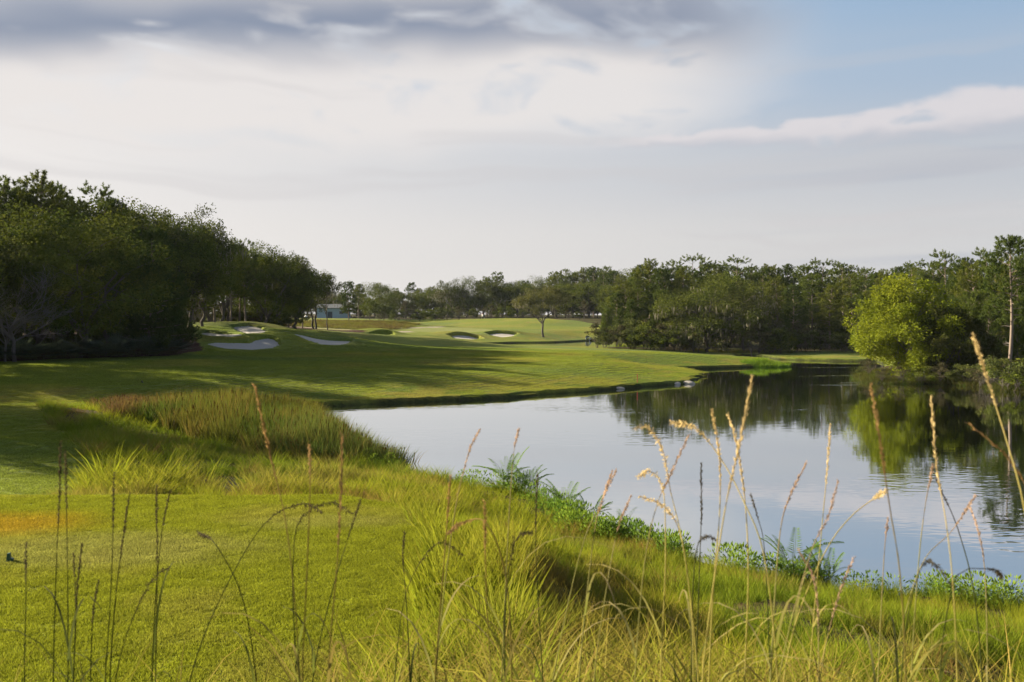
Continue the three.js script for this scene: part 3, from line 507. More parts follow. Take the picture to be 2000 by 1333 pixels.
// say: a label of its own, or a phrase to which its place in the row is added
function plant(kind, variant, x, z, top, widen, turn, group, say, own) {
  const p = P[kind][variant % P[kind].length], y = height(x, z), h = top - y, k = h / p.h, g = thing(NAME[kind], own ? say : '', CATEGORY[kind], group, x, y, z, turn);
  g.scale.set(k * widen, k, k * widen);
  part('trunk', p.trunk, barkMat, g);
  part('crown', p.crown, p.mat, g);
  if (p.moss) part('hanging_moss', p.moss, mossMat, g).userData.kind = 'stuff';
  if (!own) roster.push([g, say, group]);
  return g;
}
const ROWS = {
  leftFront: [["oak", 0, -44.0, -91, 14.8, 1.0], ["oak", 1, -40.7, -93, 14.4, 1.05], ["oak", 2, -46.4, -88, 13.7, 1.0], ["oak", 1, -39.7, -97, 12.2, 0.85], ["bushy_pine", 0, -36.0, -99, 13.8, 1.0], ["bushy_pine", 1, -39.2, -101, 12.0, 0.9], ["bare", 0, -42.5, -85, 11.9, 1.1], ["bare", 1, -43.1, -84.5, 10.1, 0.8], ["grey_oak", 0, -46.0, -138, 14.0, 0.95], ["bare", 1, -45.3, -141, 11.4, 1.0], ["grey_oak", 1, -44.8, -157, 14.6, 1.05], ["grey_oak", 0, -45.9, -150, 14.1, 0.9], ["oak", 2, -42.0, -165, 15.5, 0.95], ["oak", 1, -40.0, -171, 14.8, 0.9], ["oak", 0, -38.7, -177, 14.0, 0.9], ["bushy_pine", 0, -41.7, -120, 11.9, 0.8], ["shrub", 1, -43.7, -138, 7.8, 1.3], ["shrub", 2, -39.0, -165, 6.4, 1.5], ["shrub", 3, -36.7, -166, 6.3, 1.3], ["shrub", 4, -43.2, -168, 6.3, 1.2], ["fork_oak", 0, -36.6, -186, 13.5, 1.0], ["grey_oak", 1, -35.2, -190, 13.2, 0.45]],
  leftBack: [["pine", 2, -54.6, -104, 18.6, 1], ["pine", 0, -53.5, -105, 19.4, 1], ["pine", 4, -53.2, -107, 19.3, 1], ["pine", 2, -52.2, -108, 18.8, 1], ["pine", 2, -49.9, -106, 20.0, 1.2], ["pine", 0, -49.9, -109, 19.3, 1], ["pine", 4, -50.2, -112, 18.5, 1], ["oak", 1, -48.1, -112, 17.7, 1.0], ["pine", 3, -46.5, -113, 19.6, 1.0], ["pine", 1, -46.4, -116, 18.7, 0.9], ["oak", 2, -45.5, -118, 18.3, 1], ["oak", 0, -44.4, -120, 17.7, 1], ["pine", 2, -47.8, -123, 19.0, 1], ["oak", 1, -44.0, -124, 17.8, 0.9], ["oak", 2, -43.1, -128, 17.8, 0.8], ["moss_oak", 0, -42.3, -131, 18.5, 0.75], ["oak", 1, -41.9, -134, 17.2, 0.7], ["pine", 4, -41.9, -140, 16.4, 1], ["pine", 2, -41.3, -146, 16.6, 1], ["pine", 0, -40.7, -152, 16.7, 1], ["oak", 0, -39.9, -160, 16.4, 0.9], ["oak", 2, -39.3, -168, 16.2, 0.9], ["oak", 1, -38.5, -176, 15.3, 0.8], ["pine", 2, -38.8, -184, 14.8, 0.9], ["pine", 1, -43.8, -160, 16.5, 1], ["oak", 2, -44.0, -150, 16.0, 0.9]],
  far: [["pine", 4, -43.1, -262, 14.4, 1.25], ["pine", 2, -50.9, -330, 15.3, 1.2], ["moss_oak", 1, -39.4, -300, 14.0, 1.0], ["oak", 2, -34.4, -318, 13.2, 1], ["pine", 0, -39.3, -335, 14.4, 1.2], ["oak", 0, -30.9, -325, 13.0, 0.9], ["pine", 2, -31.6, -345, 14.7, 1.1], ["oak", 1, -25.7, -322, 14.1, 0.9], ["moss_oak", 0, -18.8, -305, 15.7, 1.0], ["moss_oak", 1, -13.9, -308, 16.5, 1.0], ["oak", 2, -8.8, -312, 16.6, 0.9], ["pine", 2, -8.1, -330, 18.1, 1.3], ["pine", 0, -4.9, -318, 18.8, 1.4], ["oak", 1, -2.4, -316, 15.6, 0.9], ["oak", 0, 1.9, -312, 15.5, 0.9], ["pine", 4, 4.2, -330, 16.9, 1.2], ["moss_oak", 1, 7.1, -308, 16.6, 0.9], ["oak", 2, 11.3, -305, 15.3, 0.9], ["pine", 2, 14.1, -322, 19.4, 1.2], ["pine", 0, 17.2, -318, 19.7, 1.2], ["pine", 3, 20.9, -325, 19.4, 1.1], ["pine", 2, 22.8, -316, 20.3, 1.2], ["pine", 4, 25.7, -312, 20.4, 1.3], ["pine", 0, 28.2, -305, 19.3, 1.2], ["pine", 1, 30.7, -298, 18.3, 1.2], ["pine", 2, 32.2, -290, 17.2, 1.2], ["oak", 1, 17.0, -300, 14.5, 1], ["oak", 2, 22.8, -295, 14.0, 1], ["oak", 0, 28.6, -285, 13.3, 1], ["oak", 1, -41.5, -290, 10.5, 0.8], ["shrub", 0, 6.0, -290, 8.5, 1.5], ["oak", 0, -62.1, -355, 13.3, 1], ["pine", 0, -66.7, -360, 14.7, 1.2], ["oak", 1, -68.4, -350, 13.2, 1], ["pine", 2, -75.1, -365, 14.4, 1.2], ["oak", 2, -77.4, -350, 12.3, 1]],
  farShrubs: [["shrub", 0, -37.4, -285, 9.7, 1.2], ["shrub", 1, -30.3, -290, 9.4, 1.1], ["shrub", 2, -22.3, -285, 8.1, 1.2], ["shrub", 3, -19.0, -284, 7.8, 1.2], ["shrub", 4, -15.3, -284, 8.0, 1.2], ["shrub", 0, -10.9, -282, 7.6, 1.1], ["shrub", 1, -6.6, -283, 8.5, 1.4], ["shrub", 2, -2.2, -282, 8.5, 1.4], ["shrub", 3, 2.9, -280, 7.3, 1.1], ["shrub", 4, 15.6, -276, 7.1, 1.3], ["shrub", 0, 18.4, -275, 6.8, 1.2], ["shrub", 1, 20.1, -279, 9.6, 0.7], ["shrub", 2, -26.3, -284, 7.6, 1.2], ["shrub", 3, -32.4, -280, 7.3, 1.2]],
  rightWood: [["pine", 4, 17.5, -166, 9.4, 1.0], ["pine", 2, 19.4, -168, 11.4, 1.1], ["pine", 0, 21.9, -172, 12.6, 1.1], ["pine", 2, 24.2, -174, 15.1, 1.2], ["pine", 4, 25.2, -168, 13.5, 1.0], ["pine", 0, 28.2, -176, 14.7, 1.1], ["pine", 2, 29.3, -170, 13.2, 1.0], ["pine", 3, 32.8, -180, 15.9, 1.2], ["pine", 1, 35.4, -182, 14.5, 1], ["pine", 2, 36.8, -178, 13.8, 1.2], ["pine", 3, 41.0, -182, 15.6, 1.3], ["pine", 0, 42.5, -178, 13.8, 1], ["pine", 4, 46.9, -186, 14.3, 1.2], ["pine", 2, 50.0, -190, 15.0, 1.1], ["pine", 1, 52.0, -188, 14.8, 1], ["pine", 2, 44.1, -165, 11.9, 1.2], ["pine", 3, 54.9, -184, 14.4, 1.1], ["pine", 3, 56.7, -182, 15.2, 1.3], ["pine", 0, 47.5, -158, 11.7, 1.1], ["pine", 3, 59.1, -178, 14.6, 1.2], ["pine", 2, 56.8, -166, 12.4, 1.1], ["pine", 0, 56.8, -160, 12.8, 1.2], ["pine", 4, 57.1, -156, 12.0, 1], ["pine", 2, 56.7, -150, 12.2, 1.1], ["pine", 1, 55.4, -142, 12.2, 1], ["pine", 3, 55.4, -138, 12.7, 1.2], ["pine", 2, 55.1, -134, 11.7, 1], ["pine", 0, 55.0, -130, 12.2, 1], ["pine", 3, 55.7, -128, 13.4, 1.1], ["pine", 4, 54.5, -122, 11.6, 1], ["pine", 1, 53.7, -118, 12.1, 1], ["pine", 2, 52.1, -112, 11.5, 1], ["pine", 3, 55.3, -116, 12.9, 1.0], ["pine", 0, 50.6, -104, 11.3, 1], ["pine", 2, 49.9, -98, 11.5, 1], ["pine", 4, 50.3, -95, 11.6, 1], ["bushy_pine", 0, 19.1, -158, 8.0, 0.8], ["bushy_pine", 1, 23.3, -156, 9.2, 0.8], ["bushy_pine", 1, 15.2, -160, 6.4, 0.8], ["pine", 4, 43.0, -152, 10.3, 1.1], ["pine", 2, 49.1, -154, 10.4, 1.2], ["bushy_pine", 0, 45.9, -96, 6.7, 0.9], ["bushy_pine", 1, 46.3, -100, 7.8, 0.8], ["bushy_pine", 0, 46.5, -104, 7.3, 0.8], ["bushy_pine", 1, 44.8, -88, 6.2, 0.8]],
  rightOaks: [["moss_oak", 1, 29.1, -147, 10.7, 1.05], ["moss_oak", 0, 35.1, -150, 10.2, 0.95], ["oak", 2, 25.8, -152, 9.1, 0.9], ["grey_oak", 0, 38.6, -147, 5.6, 0.6], ["oak", 0, 35.0, -160, 11.8, 1]],
  rightBrush: [["shrub", 1, 12.9, -152, 4.4, 1.1], ["shrub", 0, 14.4, -151, 4.1, 1.2], ["shrub", 1, 16.1, -149, 4.1, 1.3], ["shrub", 0, 17.9, -148, 3.9, 1.2], ["shrub", 2, 19.8, -147, 4.9, 1.2], ["shrub", 1, 21.4, -146, 4.3, 1.3], ["shrub", 2, 23.0, -145, 4.1, 1.3], ["shrub", 0, 24.8, -144, 3.6, 1.2], ["shrub", 1, 26.5, -143, 3.1, 1.2], ["shrub", 1, 34.9, -143, 4.2, 1.2], ["shrub", 0, 37.3, -145, 4.5, 1.2], ["shrub", 2, 38.9, -144, 4.1, 1.2], ["shrub", 1, 41.3, -146, 4.3, 1.3], ["shrub", 0, 42.7, -145, 3.8, 1.3], ["shrub", 1, 44.3, -144, 3.4, 1.3], ["shrub", 2, 46.7, -146, 3.5, 1.3], ["shrub", 0, 47.7, -143, 3.3, 1.3], ["shrub", 1, 48.7, -141, 3.1, 1.3], ["shrub", 0, 49.3, -138, 3.9, 1.3], ["shrub", 1, 48.5, -132, 4.3, 1.3]],
  rightBank: [["willow", 0, 36.7, -92, 8.8, 1.0], ["myrtle", 0, 39.2, -88.5, 6.1, 0.95], ["myrtle", 0, 41.9, -89, 4.4, 0.75], ["shrub", 1, 34.2, -95, 1.8, 1.0], ["shrub", 2, 32.6, -88.5, 1.1, 0.9], ["shrub", 1, 38.8, -79.8, 2.3, 1.3], ["shrub", 0, 38.9, -77.6, 2.6, 1.3], ["shrub", 2, 40.0, -77, 3.0, 1.3], ["shrub", 1, 32.5, -87.2, 1.2, 1.2], ["shrub", 1, 33.9, -86.6, 1.4, 1.3], ["shrub", 2, 35.4, -86, 1.6, 1.3], ["shrub", 1, 37.0, -85.6, 1.7, 1.3], ["shrub", 0, 38.5, -84.2, 1.8, 1.3], ["shrub", 1, 39.1, -82.4, 1.8, 1.3], ["shrub", 0, 34.4, -97, 1.0, 1.2]],
  ownPine: [["pine", 1, 42.1, -84, 12.0, 1.15]],
  lone: [["lone_oak", 0, 7.1, -222, 11.3, 1.0]],
};
// ---------- trees and bushes, row by row: kind, variant, x, z, height of the top above the lake, how wide ----------
const turnR = rng(5);
const rowOf = (key, group, say) => ROWS[key].map(([kind, v, x, z, top, wide]) => plant(kind, v, x, z, top, wide, turnR() * 6.28, group, typeof say === 'string' ? say : say(kind, x, z, top)));
const sortName = { oak: 'dense green oak', grey_oak: 'grey twiggy oak', moss_oak: 'oak with hanging moss', fork_oak: 'dark forked oak', pine: 'tall pine', bushy_pine: 'full bushy pine', bare: 'leafless grey tree', shrub: 'low bush' };
rowOf('leftFront', 'trees along the front of the left wood', (k) => sortName[k] + ' in front of the left wood');
rowOf('leftBack', 'trees on the skyline of the left wood', (k) => sortName[k] + ' on the skyline of the left wood');
rowOf('far', 'trees of the far tree line', (k) => sortName[k] + ' in the hazy tree line beyond the green');
rowOf('farShrubs', 'bushes under the far tree line', () => 'low bush at the foot of the far tree line');
rowOf('rightWood', 'pines of the wood across the lake', (k) => sortName[k] + ' in the wood across the lake');
rowOf('rightOaks', 'oaks at the edge of the wood across the lake', (k) => sortName[k] + ' at the wood\'s edge across the lake');
rowOf('rightBrush', 'bushes along the far lake shore', () => 'olive bush along the far lake shore under the pines');
rowOf('rightBank', 'bushes on the right bank', (k) => k === 'willow' ? 'large bright yellow-green willow leaning over the right bank' : k === 'myrtle' ? 'dark rounded bush beside the willow on the right bank' : 'small bush overhanging the water on the right bank');
for (const [k, v, x, z, top, w] of ROWS.ownPine) plant(k, v, x, z, top, w, 1, undefined, 'tall pale-trunked pine standing alone above the right bank', true);
for (const [k, v, x, z, top, w] of ROWS.lone) plant(k, v, x, z, top, w, 2, undefined, 'lone spreading oak on the lawn beside the pond near the green', true);
{
  const R = rng(99);
  // woods behind the first rows, and the wood to the left of the view whose shade lies over the fairway
  for (let k = 0; k < 26; k++) { const a = -0.33 + 0.46 * k / 26, d = 345 + 50 * R(), x = a * d, z = -d; plant(R() < 0.6 ? 'pine' : 'oak', Math.floor(R() * 5), x, z, 6 + (615 - 574 + 22 * R() - (a > 0.04 ? -26 : 0)) / 1944 * d, 1.2, R() * 6, 'trees of the far tree line', 'dark tree in the back row of the far wood'); }
  for (let k = 0; k < 22; k++) { const a = 0.13 + 0.40 * k / 22, d = 205 + 30 * R(), x = a * d, z = -d; plant('pine', Math.floor(R() * 5), x, z, 6 + (615 - 538 + 14 * R()) / 1944 * d, 1.3, R() * 6, 'pines of the wood across the lake', 'tall pine in the back row of the wood across the lake'); }
  for (let k = 0; k < 14; k++) { const x = -56 - 18 * R(), z = -66 - 55 * R(); plant(R() < 0.5 ? 'pine' : 'oak', Math.floor(R() * 5), x - 6, z, (z > -85 ? 15.5 : 10.5) + 3 * R(), 1.0, R() * 6, 'trees on the skyline of the left wood', 'tree deep in the left wood'); }
  for (const [x, z, t, k] of [[-52, -72, 15, 'oak'], [-52, -66, 12, 'oak'], [-58, -64, 14, 'pine'], [-42, -47.5, 14.5, 'oak'], [-46, -50.5, 15, 'pine'], [-47, -46, 15, 'oak'], [-46, -57.5, 9.5, 'oak'], [-50, -60, 10, 'oak'], [-45, -66.5, 10, 'oak'], [-44, -72, 12, 'oak'], [-46, -78, 15, 'oak']]) plant(k, Math.floor(R() * 5), x, z, t, 1, R() * 6, 'trees beside the near fairway', 'tree beside the near fairway left of the view');
}
{
  const R = rng(97);
  for (let k = 0; k < 40; k++) { const a = -0.24 + 0.36 * k / 40, d = 318 + 26 * R(); if (Math.abs(a + 0.18) < 0.02) continue; plant('shrub', k, a * d, -d, height(a * d, -d) + 3.5 + 3 * R(), 1.3, R() * 6, 'bushes under the far tree line', 'tall bush between the trunks of the far tree line'); }
  for (let k = 0; k < 26; k++) { const a = 0.12 + 0.42 * k / 26, d = 222 + 26 * R(); plant('oak', k, a * d, -d, 9 + 2.5 * R(), 1.1, R() * 6, 'pines of the wood across the lake', 'dark oak deep in the wood across the lake'); }
  for (let k = 0; k < 9; k++) { const a = 0.045 + 0.075 * k / 9, d = 292 + 10 * R(); plant('oak', k, a * d, -d, height(a * d, -d) + 7 + 3 * R(), 1.1, R() * 6, 'trees of the far tree line', 'low dark oak behind the lone oak'); }
  // undergrowth inside the woods
  for (let k = 0; k < 30; k++) { const a = 0.12 + 0.40 * k / 30, d = (a > 0.36 ? mix(150, 100, (a - 0.36) / 0.16) : 152) + 14 * R(); plant('shrub', k, a * d, -d, 3.6 + 2.2 * R(), 1.1, R() * 6, 'undergrowth across the lake', 'bush under the pines across the lake'); }
  for (let k = 0; k < 22; k++) { const t = k / 21, x = mix(-58, -46, t) - 6 * R(), z = mix(-88, -128, t) - 4 * R(); plant('shrub', k, x, z, 7.5 + 2.5 * R(), 1.5, R() * 6, 'undergrowth of the left wood', 'tall dark bush deep in the left wood'); }
  for (let k = 0; k < 16; k++) { const t = k / 15, x = mix(-49, -36, t) + 2 * R() - 3, z = mix(-86, -106, t) - 3 * R(); plant('shrub', k, x, z, 4.6 + 2 * R(), 1.2, R() * 6, 'undergrowth of the left wood', 'bush under the trees of the left wood'); }
  for (let k = 0; k < 14; k++) { const t = k / 13, x = mix(-50, -41, t) + 2 * R() - 2, z = mix(-146, -182, t); plant('shrub', k, x, z, 7.4 + 1.8 * R(), 1.5, R() * 6, 'undergrowth behind the bunkers', 'bush under the trees behind the left bunkers'); }
}
// palmettos in the mulch at the edge of the left wood
{
  const R = rng(61), spots = [[-44.5, -85], [-43.2, -86.6], [-41.6, -88.2], [-40.5, -90], [-39.6, -91], [-38.2, -92.6], [-36.8, -94.2], [-35.4, -96.4], [-34.6, -97.2], [-34.4, -99.2], [-46, -84], [-41, -87.2], [-42.4, -86.0], [-37.4, -92.0], [-35.8, -94.9]];
  for (const [x, z] of spots) {
    const g = thing('saw_palmetto', '', 'palmetto', 'palmettos at the edge of the left wood', x, height(x, z), z, 0);
    for (let k = 0; k < 26; k++) { const f = part('frond', fronds, foliage, g), a = R() * 6.28, r = 1.0 * Math.sqrt(R()); f.position.set(Math.cos(a) * r * 1.2, 0.15 + 0.5 * R() * (1 - r), Math.sin(a) * r * 1.2); f.rotation.set(0, Math.PI / 2 - a, 0); f.rotateX(0.15 + 0.7 * r + 0.3 * (R() - 0.5)); f.scale.setScalar(1.5 + 0.7 * R()); }
    roster.push([g, 'saw palmetto in the mulch along the left wood', g.userData.group]);
  }
}
const ORD = ['first', 'second', 'third', 'fourth', 'fifth', 'sixth', 'seventh', 'eighth', 'ninth', 'tenth', 'eleventh', 'twelfth', 'thirteenth', 'fourteenth', 'fifteenth', 'sixteenth', 'seventeenth', 'eighteenth', 'nineteenth', 'twentieth'];
const ordinal = (n) => n < 20 ? ORD[n] : n < 29 ? 'twenty-' + ORD[n - 20] : n === 29 ? 'thirtieth' : n < 39 ? 'thirty-' + ORD[n - 30] : n === 39 ? 'fortieth' : 'forty-' + ORD[n - 40];
function labelRoster() {
  const by = {};
  for (const r of roster) (by[r[1]] ??= []).push(r);
  for (const say in by) {
    const l = by[say].sort((a, b) => a[0].position.x / -a[0].position.z - b[0].position.x / -b[0].position.z);
    l.forEach((r, i) => { r[0].userData.label = l.length === 1 ? say : say + ', ' + ordinal(i) + ' from the left'; });
  }
}
// ---------- grass ----------
const stuff = (name, geometry, material, list, label) => {            // list: [matrix, colour]
  const m = new THREE.InstancedMesh(geometry, material, list.length); m.name = numbered(name);
  list.forEach(([x, c], i) => { m.setMatrixAt(i, x); m.setColorAt(i, c); });
  m.userData.kind = 'stuff'; if (label) tag(m, label, 'grass'); scene.add(m); return m;
};
const M4 = (x, y, z, turn, sx, sy, sz = sx) => new THREE.Matrix4().compose(new THREE.Vector3(x, y, z), new THREE.Quaternion().setFromAxisAngle(new THREE.Vector3(0, 1, 0), turn), new THREE.Vector3(sx, sy, sz));
const col3 = (c, k = 1) => new THREE.Color().setRGB(c[0] * k, c[1] * k, c[2] * k);
const WHITE = [1, 1, 1];
function turfPatch(seed, size, n, len, w) {
  const g = new Geo(), R = rng(seed);
  for (let k = 0; k < n; k++) { const a = R() * 6.28, lean = 0.25 + 0.5 * R(), d = norm([Math.cos(a) * lean, 1, Math.sin(a) * lean]), s = norm(cross(d, ball(R))); g.needle([(R() - 0.5) * size, -0.004, (R() - 0.5) * size], d, s, len * (0.5 + 0.6 * R()), w * (0.7 + 0.6 * R()), tint([1, 1, 1], 0.5 + R())); }
  return g.build();
}
function tuft(seed, n, lo, hi, w, spread, bend, tips) {
  const g = new Geo(), R = rng(seed);
  for (let k = 0; k < n; k++) {
    const a = R() * 6.28, r = spread * Math.sqrt(R()), lean = 0.15 + 0.45 * R(), d = norm([Math.cos(a) * lean, 1, Math.sin(a) * lean]), s = norm(cross(d, [R() - 0.5, 0, R() - 0.5])), dry = R() < 0.12, t = dry ? [1.45, 0.95, 1.6] : WHITE, b = bend * (0.3 + R());
    g.blade([Math.cos(a + R()) * r, -0.03, Math.sin(a + R()) * r], d, s, lo + (hi - lo) * R(), w * (0.7 + 0.6 * R()), [Math.cos(a) * b, -b * 0.7, Math.sin(a) * b], tint(t, 0.8 + 0.3 * R()), 3, [1.15 * tips[0], 1.05 * tips[1], 0.9 * tips[2]]);
  }
  return g.build();
}
const turf = turfPatch(8, 0.3, 420, 0.045, 0.0045), turfFar = turfPatch(9, 1, 700, 0.05, 0.012);
{
  const R = rng(301), near = [], far = [];
  for (let z = -8; z > -21.4; z -= 0.2) for (let x = z * 0.56; x < 0; x += 0.2) {
    const a = x + (R() - 0.5) * 0.15, b = z + (R() - 0.5) * 0.15; if (kindOf(a, b) !== 'tee') continue;
    near.push([M4(a, height(a, b), b, R() * 6.28, 1, 0.75 + 0.5 * R()), col3(groundColor('tee', a, b), 1.05 + 0.35 * (R() - 0.5))]);
  }
  for (let z = -21; z > -135; z -= 0.42 + (z < -60 ? 0.4 : 0)) { const st = z < -60 ? 0.95 : 0.5; for (let x = z * 0.56; x < -z * 0.30; x += st) {
    const a = x + (R() - 0.5) * 0.4, b = z + (R() - 0.5) * 0.4; if (kindOf(a, b) !== 'fairway' || shoreDistance(a, b) < 0.15) continue;
    if (BUNKERS.some((q) => inRange(q, a, b, 0.6) && sd(q.poly, a, b) < 0.6)) continue;
    const k = z < -60 ? 1.25 : 0.75; far.push([M4(a, height(a, b), b, R() * 6.28, k, k * (0.55 + 0.3 * R())), col3(groundColor('fairway', a, b), 1.05 + 0.25 * (R() - 0.5))]);
  } }
  stuff('tee_grass', turf, bladesMat, near, 'short mown grass covering the raised tee');
  stuff('fairway_grass', turfFar, bladesMat, far, 'mown grass covering the fairway and the lake banks');
  console.log('turf', near.length, far.length);
}
{
  const R = rng(302), v = [tuft(21, 30, 0.12, 0.30, 0.0035, 0.10, 0.35, [1, 1, 1]), tuft(22, 26, 0.18, 0.42, 0.004, 0.09, 0.45, [1.1, 1.0, 0.9]), tuft(23, 34, 0.08, 0.22, 0.0035, 0.12, 0.3, [1, 1, 1])], lists = [[], [], []], fringe = [[], []], tall = [];
  const green = [0.125, 0.185, 0.016], lime = [0.175, 0.22, 0.018], straw = [0.22, 0.175, 0.066], rust = [0.19, 0.115, 0.05], deep = [0.085, 0.16, 0.022];
  for (let z = -7.6; z > -58;) {
    const st = z > -16 ? 0.12 : z > -26 ? 0.15 : 0.25;
    for (let x = z * 0.56; x < Math.min(14, -z * 0.56); x += st) {
      const a = x + (R() - 0.5) * st * 1.4, b = z + (R() - 0.5) * st * 1.4; if (!inside(ROUGH, a, b, 0.3) || kindOf(a, b) === 'tee') continue;
      const d = shoreDistance(a, b); if (d < 0.1) continue;
      const n1 = fbm(a / 1.7 + 30, b / 1.7, 3), n2 = fbm(a / 4.5, b / 4.5 + 70, 3), n3 = fbm(a / 0.9 + 5, b / 0.9, 2);
      if (n3 < 0.42 && R() < 0.92) continue;
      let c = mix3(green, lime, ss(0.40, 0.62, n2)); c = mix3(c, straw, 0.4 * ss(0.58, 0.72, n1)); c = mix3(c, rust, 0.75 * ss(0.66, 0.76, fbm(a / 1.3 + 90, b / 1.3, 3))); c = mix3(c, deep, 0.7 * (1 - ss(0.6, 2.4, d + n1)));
      const strip = a < 0.25 && a > -1.7 && b > -19.5 && b < -8 ? ss(0.25, -0.05, a) : 0, leeShade = a > 0.2 && b > -17 ? (1 - ss(0.4, 2.6, a)) : 0;
      c = mix3(c, lime, 0.7 * strip); c = mix3(c, mix3(deep, rust, ss(0.45, 0.6, n1)), 0.45 * leeShade);  // right of the tall strip the grass is tinted darker, its shade painted in
      const far = b < -24, bright = Math.hypot((a + 9.7) / 1.5, (b + 26.9) / 1.5) < 1, k = (far ? 1.25 : 1.1) * (0.35 + 1.2 * n3 * (0.5 + n1)) * (bright ? 1.5 : 1) * (b > -12 ? 1.1 : 1) * (1 + 0.55 * strip) * (1 - 0.35 * leeShade);
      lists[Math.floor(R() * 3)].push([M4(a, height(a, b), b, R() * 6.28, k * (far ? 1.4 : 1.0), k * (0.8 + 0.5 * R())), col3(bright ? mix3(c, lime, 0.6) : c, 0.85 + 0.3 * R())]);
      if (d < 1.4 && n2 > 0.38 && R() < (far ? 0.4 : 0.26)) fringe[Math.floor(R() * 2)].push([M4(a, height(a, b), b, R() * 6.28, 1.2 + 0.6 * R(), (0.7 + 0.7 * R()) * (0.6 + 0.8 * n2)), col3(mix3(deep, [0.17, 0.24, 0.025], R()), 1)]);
    }
    z -= st;
  }
  lists.forEach((l, i) => stuff('rough_grass', v[i], bladesMat, l, ['long yellow-green grass on the near bank', 'tallest arching grass blades on the near bank', 'short tufted grass between the taller blades on the near bank'][i]));
  const weed = (s) => { const g = new Geo(), Q = rng(s); for (let k = 0; k < 60; k++) { const u = ball(Q), a = [u[0] * 0.2, 0.08 + Math.abs(u[1]) * 0.34, u[2] * 0.2], d = norm([u[0], 0.5 + Q(), u[2]]); g.leaf(a, d, norm(cross(d, ball(Q))), 0.05 + 0.05 * Q(), 0.012, tint(WHITE, 0.8 + 0.4 * Q())); } for (let k = 0; k < 8; k++) g.blade([0, -0.03, 0], norm([Q() - 0.5, 1, Q() - 0.5]), [1, 0, 0], 0.4, 0.003, [0, 0, 0], WHITE, 2); return g.build(); };
  fringe.forEach((l, i) => stuff('shore_weeds', weed(51 + i), bladesMat, l, ['leafy green weeds fringing the near lake shore', 'darker low weeds mixed along the near lake shore'][i]));
  // taller loose grass on the slope at the viewer's feet
  const loose = tuft(25, 12, 0.35, 0.85, 0.0042, 0.08, 0.5, [1.3, 1.05, 1.2]);
  for (let k = 0; k < 1500; k++) { const b = -3.2 - 6.5 * Math.sqrt(R()), a = b * -1 * (R() * 1.25 - 0.62); const right = ss(-1.6, 0.6, a); if (R() > 0.05 + 0.9 * right) continue; if (fbm(a * 0.9, b * 0.9, 2) < 0.4) continue; tall.push([M4(a, height(a, b), b, R() * 6.28, 0.9 + 0.4 * R(), (0.5 + 0.65 * R()) * (b > -5 ? 0.8 : 1)), col3(mix3(mix3(green, lime, R()), straw, R() * 0.7), 0.8 + 0.3 * R())]); }
  stuff('loose_grass', loose, bladesMat, tall, 'tall loose grass on the slope nearest the viewer');
  console.log('rough', lists.map((l) => l.length), fringe.map((l) => l.length), tall.length);
}
